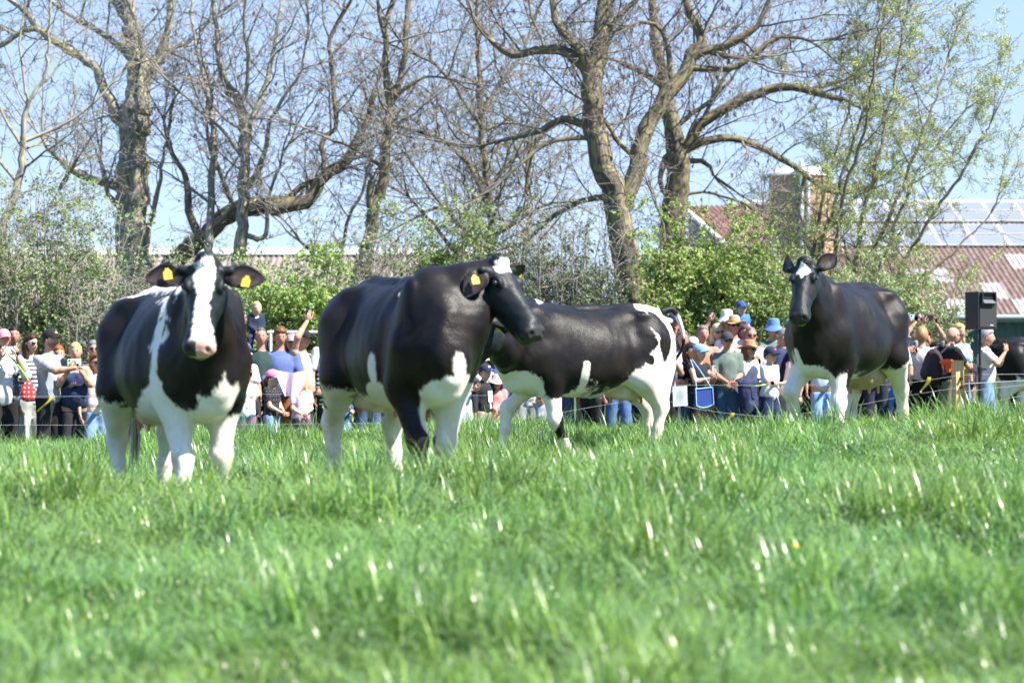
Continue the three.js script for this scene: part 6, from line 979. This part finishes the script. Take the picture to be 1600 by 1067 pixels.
// ---------------------------------------------------------------- fence, loudspeaker, bags and other small things
{
  const wireMat = std(lin(0.30, 0.30, 0.29), 0.5), wireY = px => lerp(617, 616, px / 1600), dF = px => 28.5 + 3.2 * px / 1600, group = 'electric fence wires';
  const wire = (label, pts, r = 0.004) => { const a = new Acc(); a.tube(new THREE.CatmullRomCurve3(pts).getPoints(60).map(p => ({ x: p.x, y: p.y, z: p.z, r })), 5); tag(mesh('fence_wire', a.build(), wireMat), label, 'fence wire', group); };
  wire('thin electric fence wire stretched waist high before the crowd', [-40, 160, 380, 600, 800, 1000, 1200, 1400, 1496].map((p, i) => at(p, [620, 619, 616, 616, 617, 603, 602, 600, 587][i], dF(p))), 0.0019);
  wire('slack lower fence wire sagging towards the grass', [-40, 200, 500, 800, 1024, 1080, 1140, 1200, 1300, 1420, 1496].map((p, i) => at(p, [664, 664, 662, 655, 624, 637, 646, 650, 640, 618, 606][i], dF(p) - 0.05)), 0.0019);
  wire('upper fence wire running from the wooden post past the speaker stand', [1506, 1560, 1660].map((p, i) => at(p, [586, 585, 584][i], 31.6)), 0.0035);
  wire('thicker fence rope below the upper wire beside woman in jeans', [1508, 1560, 1660].map((p, i) => at(p, [600, 597, 592][i], 31.5)), 0.007);
  wire('oblique fence wire in front of the cow behind the fence', [1508, 1560, 1660].map((p, i) => at(p, [612, 606, 596][i], 31.45)), 0.004);
  wire('lowest fence wire rising from the tripod foot', [1536, 1580, 1660].map((p, i) => at(p, [632, 622, 606][i], 31.4)), 0.003);
  // white rail behind the crowd
  const rail = thing('pipe_rail', 'white horizontal pipe rail behind man in black cap', 'rail', null, at(418, 690, 33)); rail.position.y = ground(rail.position.x, rail.position.z);
  const rl = at(418, 519, 33).y - rail.position.y, a = new Acc(), w = 104 / F * 33; a.tube([{ x: 0, y: rl, z: 0, r: 0.022 }, { x: w / 2, y: rl, z: 0, r: 0.022 }, { x: w, y: rl, z: 0, r: 0.022 }], 8); mesh('rail', a.build(), plain('#eeeeea', 0.4), rail);
  for (const x of [0.04, w - 0.04]) { const b = new Acc(); b.tube([{ x, y: -0.05, z: 0, r: 0.02 }, { x, y: rl / 2, z: 0, r: 0.02 }, { x, y: rl - 0.01, z: 0, r: 0.02 }], 8); mesh('post', b.build(), plain('#eeeeea', 0.4), rail); }
  // wooden posts
  const woodTex = sheetTexture([206, 172, 122], [178, 140, 92], [216, 186, 142], 31); woodTex.repeat.set(2, 1); const wood = std(0xffffff, 0.85, { map: woodTex });
  const post = (px, top, d, wpx, turn, label) => { const p = at(px, top, d), gy = ground(p.x, p.z), t = thing('fence_post', label, 'fence post', 'wooden fence posts', V(p.x, gy - 0.05, p.z), turn), h = p.y - gy + 0.05, W = wpx / F * d; const g = new THREE.BoxGeometry(W, h, W, 2, 8, 2), P = g.attributes.position; for (let k = 0; k < P.count; k++) { P.setX(k, P.getX(k) + 0.006 * noise3(P.getX(k) * 9, P.getY(k) * 3, px)); P.setZ(k, P.getZ(k) + 0.006 * noise3(P.getZ(k) * 9, P.getY(k) * 3, px + 5)); } g.computeVertexNormals(); const m = mesh('timber', g, wood, t); m.position.y = h / 2; for (const y of [h - 0.25, h - 0.37, h - 0.5]) { const c = new THREE.CylinderGeometry(0.018, 0.022, 0.05, 8); c.rotateX(Math.PI / 2); c.translate(0.01, y, W / 2 + 0.022); mesh('insulator', c, plain('#17181a', 0.5), t); } };
  post(1497, 563, 31.75, 14, 0.35, 'square wooden fence post under the bald man elbows'); post(1509, 572, 32.4, 9, 0.1, 'second slimmer wooden post just behind the square one');
  // tape ribbons
  const ribbon = (px, py, d, L, wd, hex, lean, label, name = 'marker_tape') => { const p = at(px, py, d), acc = new Acc(), n = 8; for (let k = 0; k <= n; k++) { const t = k / n, y = -t * L, x = lean * t * L + 0.02 * Math.sin(t * 5), z = 0.02 * Math.sin(t * 4 + 1); for (const s of [-1, 1]) for (const q of [-1, 1]) acc.vert(x + s * wd / 2 * (0.7 + 0.3 * Math.sin(t * 3 + 1)), y, z + q * 0.002 + s * 0.012 * Math.sin(t * 6), 0, 0, q); if (k) { const b = (k - 1) * 4, e = k * 4; acc.i.push(b + 1, b + 3, e + 1, b + 3, e + 3, e + 1, b, e, b + 2, b + 2, e, e + 2, b, b + 1, e, b + 1, e + 1, e, b + 2, e + 2, b + 3, b + 3, e + 2, e + 3); } } const g = acc.build(); g.computeVertexNormals(); const m = mesh(name, g, std(srgb(hex), 0.6, { side: THREE.DoubleSide })); m.position.copy(p); tag(m, label, 'ribbon', 'ribbons on the fence wires'); return m; };
  ribbon(80, 619, 28.6, 0.19, 0.04, '#e8d23a', -0.85, 'yellow ribbon hanging from the wire before woman in navy tank top'); ribbon(1452, 589, 31.3, 0.21, 0.05, '#eacb3c', -0.42, 'yellow ribbon hanging from the wire below the backpack'); ribbon(1145, 645, 30.7, 0.14, 0.05, '#e6c838', -0.75, 'yellow ribbon on the sagging wire before man in green polo');
  ribbon(514, 611, 29.5, 0.22, 0.06, '#a9e24a', -0.25, 'lime green flag held by woman in striped tee', 'paper_flag'); ribbon(1196, 600, 31.2, 0.06, 0.05, '#b4e860', -5, 'lime green band before woman in brown straw hat', 'paper_flag');
  // white paper sheet
  { const p = at(1063, 619, 30.9), g = new THREE.BoxGeometry(0.19, 0.27, 0.003, 6, 8, 1), P = g.attributes.position; for (let k = 0; k < P.count; k++) P.setZ(k, P.getZ(k) + 0.02 * Math.sin(P.getX(k) * 14) + 0.012 * Math.sin(P.getY(k) * 11)); g.computeVertexNormals(); const m = mesh('paper_sheet', g, plain('#f1f3f1', 0.8)); m.position.copy(p); m.rotation.set(0.05, 0.2, 0.07); tag(m, 'white paper sheet held low by dark haired woman in navy', 'paper'); }
  // pink cloth in the hands of the man in blue
  { const p = at(455, 598, 29.4), g = new THREE.PlaneGeometry(0.44, 0.34, 16, 12), P = g.attributes.position; for (let k = 0; k < P.count; k++) { const x = P.getX(k), y = P.getY(k), s = (0.17 - y) / 0.34; P.setXYZ(k, x * (1 - 0.55 * s) + 0.02 * s, y - 0.04 * Math.cos(x * 7) * (1 - s), 0.03 * Math.sin(x * 22 + s * 2) + 0.03 * s); } g.computeVertexNormals(); const b = g.clone(); b.translate(0, 0, -0.004); const m = mesh('cloth', mergeGeometries([g, b]), std(srgb('#ecc9de'), 0.85, { side: THREE.DoubleSide })); m.position.copy(p); tag(m, 'pale pink cloth spread between the hands of man in blue sweater', 'cloth'); }
  // loudspeaker on its tripod
  const sp = at(1532, 560, 31.6), gy = ground(sp.x, sp.z), stand = thing('speaker_stand', 'black tripod stand carrying the loudspeaker', 'speaker stand', null, V(sp.x, gy, sp.z)), black = plain('#0d0e11', 0.5), top = at(0, 514, 31.6).y - gy;
  const seg = (name, pts, parent, m = black) => { const q = new Acc(); q.tube(pts.map(([x, y, z, r]) => ({ x, y, z, r })), 10); return mesh(name, q.build(), m, parent); };
  seg('lower_pole', [[0, 0.18, 0, 0.024], [0, 0.6, 0, 0.024], [0, 1.02, 0, 0.024]], stand); seg('upper_pole', [[0, 1.0, 0, 0.018], [0, 1.3, 0, 0.018], [0, top, 0, 0.018]], stand); seg('collar', [[0, 0.98, 0, 0.034], [0, 1.0, 0, 0.036], [0, 1.05, 0, 0.034]], stand); seg('knob', [[0.03, 1.02, 0.01, 0.012], [0.06, 1.02, 0.02, 0.012], [0.08, 1.02, 0.02, 0.018]], stand);
  for (let k = 0; k < 3; k++) { const w = k * 2.094 + 0.5, c = Math.cos(w), s = Math.sin(w); seg('leg', [[0.02 * c, 0.55, 0.02 * s, 0.014], [0.28 * c, 0.28, 0.28 * s, 0.014], [0.52 * c, 0.015, 0.52 * s, 0.014]], stand); seg('brace', [[0.02 * c, 0.2, 0.02 * s, 0.009], [0.16 * c, 0.25, 0.16 * s, 0.009], [0.30 * c, 0.26, 0.30 * s, 0.009]], stand); }
  const bx = thing('loudspeaker', 'black loudspeaker box mounted on tripod stand above the crowd', 'loudspeaker', null, V(sp.x, gy + top, sp.z), 0.5), bw = 0.33, bh = 57 / F * 31.6, bd = 0.31;
  { const sh = new THREE.Shape(); const w = bw / 2, d = bd / 2; sh.moveTo(-w + 0.02, d); sh.lineTo(w - 0.02, d); sh.quadraticCurveTo(w, d, w, d - 0.02); sh.lineTo(w - 0.05, -d); sh.lineTo(-w + 0.05, -d); sh.lineTo(-w, d - 0.02); sh.quadraticCurveTo(-w, d, -w + 0.02, d); const g = new THREE.ExtrudeGeometry(sh, { depth: bh, bevelEnabled: true, bevelSize: 0.008, bevelThickness: 0.008, bevelSegments: 2 }); g.rotateX(-Math.PI / 2); g.scale(1, 1, -1); const idx = g.index; const P = g.attributes.position; if (idx) { for (let k = 0; k < idx.count; k += 3) { const t = idx.getX(k); idx.setX(k, idx.getX(k + 1)); idx.setX(k + 1, t); } } else for (let k = 0; k < P.count; k += 3) for (const A of Object.values(g.attributes)) for (let c = 0; c < A.itemSize; c++) { const t = A.array[k * A.itemSize + c]; A.array[k * A.itemSize + c] = A.array[(k + 1) * A.itemSize + c]; A.array[(k + 1) * A.itemSize + c] = t; } g.computeVertexNormals(); mesh('cabinet', g, std(lin(0.012, 0.013, 0.016), 0.55), bx); }
  { const grille = mesh('grille', new THREE.BoxGeometry(bw * 0.86, bh * 0.62, 0.012), std(lin(0.02, 0.022, 0.026), 0.75), bx); grille.position.set(0, bh * 0.36, bd / 2 + 0.012); const badge = mesh('badge', new THREE.BoxGeometry(0.05, 0.012, 0.004), plain('#c9ccd2', 0.4), grille); badge.position.set(0.06, -bh * 0.26, 0.009);
    const hb = mesh('horn', new THREE.BoxGeometry(0.22, 0.15, 0.008), std(lin(0.006, 0.006, 0.008), 0.5), bx); hb.position.set(0, bh * 0.83, bd / 2 + 0.010); const lip = mesh('horn_lip', new THREE.BoxGeometry(0.20, 0.075, 0.01), std(lin(0.10, 0.105, 0.115), 0.35), hb); lip.position.set(0, -0.045, 0.026); lip.rotation.x = -0.85;
    for (const [x, y, w, h] of [[0, 0.08, 0.24, 0.012], [0.115, 0, 0.012, 0.16], [-0.115, 0, 0.012, 0.16]]) { const f = mesh('horn_rim', new THREE.BoxGeometry(w, h, 0.04), std(lin(0.02, 0.021, 0.025), 0.5), hb); f.position.set(x, y, 0.018); } }
  // backpack with an orange vest tucked under its strap
  { const m = people, b = bald, c = b.toWorld(b.P(0.02, 1.15, -0.24)), t = thing('backpack', 'dark red and black backpack worn by bald man', 'backpack', null, c, b.turn), g = skinned([ellipsoid(V(0, 0, 0), V(0.17, 0.26, 0.13), 0.05), ellipsoid(V(0, -0.1, -0.04), V(0.15, 0.15, 0.12), 0.05), ellipsoid(V(0, -0.02, -0.1), V(0.11, 0.13, 0.06), 0.03)], V(-0.25, -0.35, -0.25), V(0.25, 0.35, 0.2), 0.02, (x, y, z, d) => d + 0.006 * noise3(x * 14, y * 14, z * 14)); mesh('pack', g, plain('#2a181c', 0.85), t);
    mesh('pocket', skinned([ellipsoid(V(0, -0.08, -0.135), V(0.12, 0.10, 0.045), 0.03)], V(-0.2, -0.25, -0.25), V(0.2, 0.1, 0), 0.016), plain('#15161b', 0.8), t);
    for (const s of [-1, 1]) { const q = new Acc(); q.tube([[0.09 * s, 0.20, 0.06], [0.11 * s, 0.30, 0.18], [0.12 * s, 0.24, 0.36], [0.13 * s, 0.05, 0.40], [0.13 * s, -0.12, 0.26], [0.10 * s, -0.18, 0.08]].map(([x, y, z]) => ({ x: x * b.s, y: y * b.s, z: z * b.s, r: 0.018 })), 6); mesh('strap', q.build(), plain('#121318', 0.8), t); }
    const ov = thing('safety_vest', 'bright orange safety vest draped over the backpack and arm of bald man', 'vest', null, b.toWorld(b.P(-0.25, 1.22, -0.10)), b.turn), vg = skinned([ellipsoid(V(0, 0, -0.08), V(0.035, 0.045, 0.12), 0.04), ellipsoid(V(0.0, -0.03, 0.08), V(0.03, 0.035, 0.11), 0.04), ellipsoid(V(0.01, -0.08, -0.05), V(0.028, 0.07, 0.05), 0.04)], V(-0.1, -0.2, -0.25), V(0.12, 0.1, 0.25), 0.013, (x, y, z, d) => d + 0.007 * noise3(x * 24, y * 24, z * 24)); mesh('fabric', vg, plain('#f2531d', 0.7), ov); }
  // shoulder bag of the girl in the light blue cap
  { const p = at(1098, 620, 31.0), t = thing('shoulder_bag', 'navy shoulder bag with light blue piping hanging at girl with light blue cap', 'bag', null, p, 0.2), sh = new THREE.Shape(); sh.moveTo(-0.11, 0.10); sh.lineTo(0.11, 0.12); sh.lineTo(0.125, -0.09); sh.quadraticCurveTo(0.0, -0.17, -0.10, -0.11); sh.closePath(); const g = new THREE.ExtrudeGeometry(sh, { depth: 0.06, bevelEnabled: true, bevelSize: 0.012, bevelThickness: 0.012, bevelSegments: 2 }); mesh('pouch', g, plain('#1d3a86', 0.75), t);
    const pp = sh.getPoints(8).map(q => ({ x: q.x * 1.06, y: q.y * 1.06, z: 0.078, r: 0.007 })); pp.push(pp[0]); const q = new Acc(); q.tube(pp, 5); mesh('piping', q.build(), plain('#8fc6ee', 0.6), t); const s = new Acc(); s.tube([{ x: -0.10, y: 0.10, z: 0.06, r: 0.005 }, { x: -0.11, y: 0.28, z: 0.03, r: 0.005 }, { x: -0.12, y: 0.42, z: -0.06, r: 0.005 }, { x: -0.12, y: 0.50, z: -0.16, r: 0.005 }], 6); s.tube([{ x: 0.11, y: 0.12, z: 0.05, r: 0.005 }, { x: 0.0, y: 0.3, z: 0.02, r: 0.005 }, { x: -0.10, y: 0.50, z: -0.14, r: 0.005 }], 6); mesh('strap', s.build(), plain('#8fc6ee', 0.6), t); }
  // polka dot bag with a green strap
  { const p = at(43, 609, 28.8), t = thing('handbag', 'red polka dot handbag on green strap beside woman in pink cap', 'bag', null, p, 0.3), g = skinned([ellipsoid(V(0, -0.03, 0), V(0.10, 0.11, 0.05), 0.03), ellipsoid(V(0, 0.06, 0), V(0.05, 0.07, 0.03), 0.04), ellipsoid(V(0, -0.1, 0), V(0.09, 0.05, 0.045), 0.03)], V(-0.15, -0.2, -0.1), V(0.15, 0.18, 0.1), 0.014); mesh('bag', flatUV(g), cloth(['dot', '#d8383a', '#f0e4e0']), t); const s = new Acc(); s.tube([{ x: 0, y: 0.12, z: 0.01, r: 0.012 }, { x: -0.08, y: 0.24, z: 0.02, r: 0.012 }, { x: -0.18, y: 0.38, z: -0.02, r: 0.012 }, { x: -0.26, y: 0.46, z: -0.10, r: 0.012 }], 6); mesh('strap', s.build(), plain('#7cc94a', 0.7), t); }
  // folded navy jacket over the polo man's arm
  { const b = polo, c = b.toWorld(b.P(0.13, 0.98, 0.24)), t = thing('jacket', 'navy jacket carried over the forearm of man in polo shirt', 'jacket', null, c, 0.2), g = skinned([cone(V(-0.02, 0.05, 0), V(0.20, 0.06, -0.02), 0.05, 0.06, 0.05), cone(V(0.08, 0.02, 0.03), V(0.10, -0.32, 0.03), 0.07, 0.075, 0.06), cone(V(0.18, 0.02, 0.0), V(0.20, -0.26, 0.02), 0.05, 0.06, 0.06), cone(V(0.02, 0.0, 0.03), V(0.02, -0.22, 0.02), 0.05, 0.04, 0.06)], V(-0.15, -0.5, -0.15), V(0.35, 0.2, 0.2), 0.018, (x, y, z, d) => d + 0.010 * noise3(x * 18, y * 7, z * 18)); mesh('fabric', g, plain('#1b2446', 0.85), t); }
  // green bag on the ground behind the posts
  { const p = at(1521, 625, 32.3), gy2 = ground(p.x, p.z), t = thing('carrier_bag', 'green carrier bag standing behind the wooden posts', 'bag', null, V(p.x, gy2, p.z)), g = skinned([ellipsoid(V(0, 0.26, 0), V(0.14, 0.30, 0.08), 0.05), ellipsoid(V(0, 0.1, 0), V(0.15, 0.12, 0.1), 0.05)], V(-0.25, -0.05, -0.2), V(0.25, 0.65, 0.2), 0.02, (x, y, z, d) => Math.max(d + 0.008 * noise3(x * 12, y * 9, z * 12), -y)); mesh('bag', g, plain('#2f8a3c', 0.6), t); const s = new Acc(); s.tube([{ x: -0.05, y: 0.53, z: 0, r: 0.008 }, { x: 0, y: 0.66, z: 0, r: 0.008 }, { x: 0.05, y: 0.53, z: 0, r: 0.008 }], 5); mesh('handle', s.build(), plain('#2f8a3c', 0.6), t); }
  // a dandelion in the grass
  { const p = at(1237, 893, 8.9); p.y = ground(p.x, p.z) + 0.17; const t = thing('dandelion', 'single yellow dandelion flower in the near grass', 'flower', null, V(p.x, ground(p.x, p.z), p.z)); const s = new Acc(); s.tube([{ x: 0, y: 0, z: 0, r: 0.003 }, { x: 0.01, y: 0.1, z: 0, r: 0.0028 }, { x: 0.012, y: 0.2, z: 0.01, r: 0.0025 }], 5); mesh('stem', s.build(), plain('#86a050', 0.7), t); mesh('flower_head', new Acc().ball(0.012, 0.205, 0.012, 0.019, 0.010, 0.019, null, 14, 6).build(), plain('#f0c818', 0.8), t); }
}
renderer.render(scene, camera);
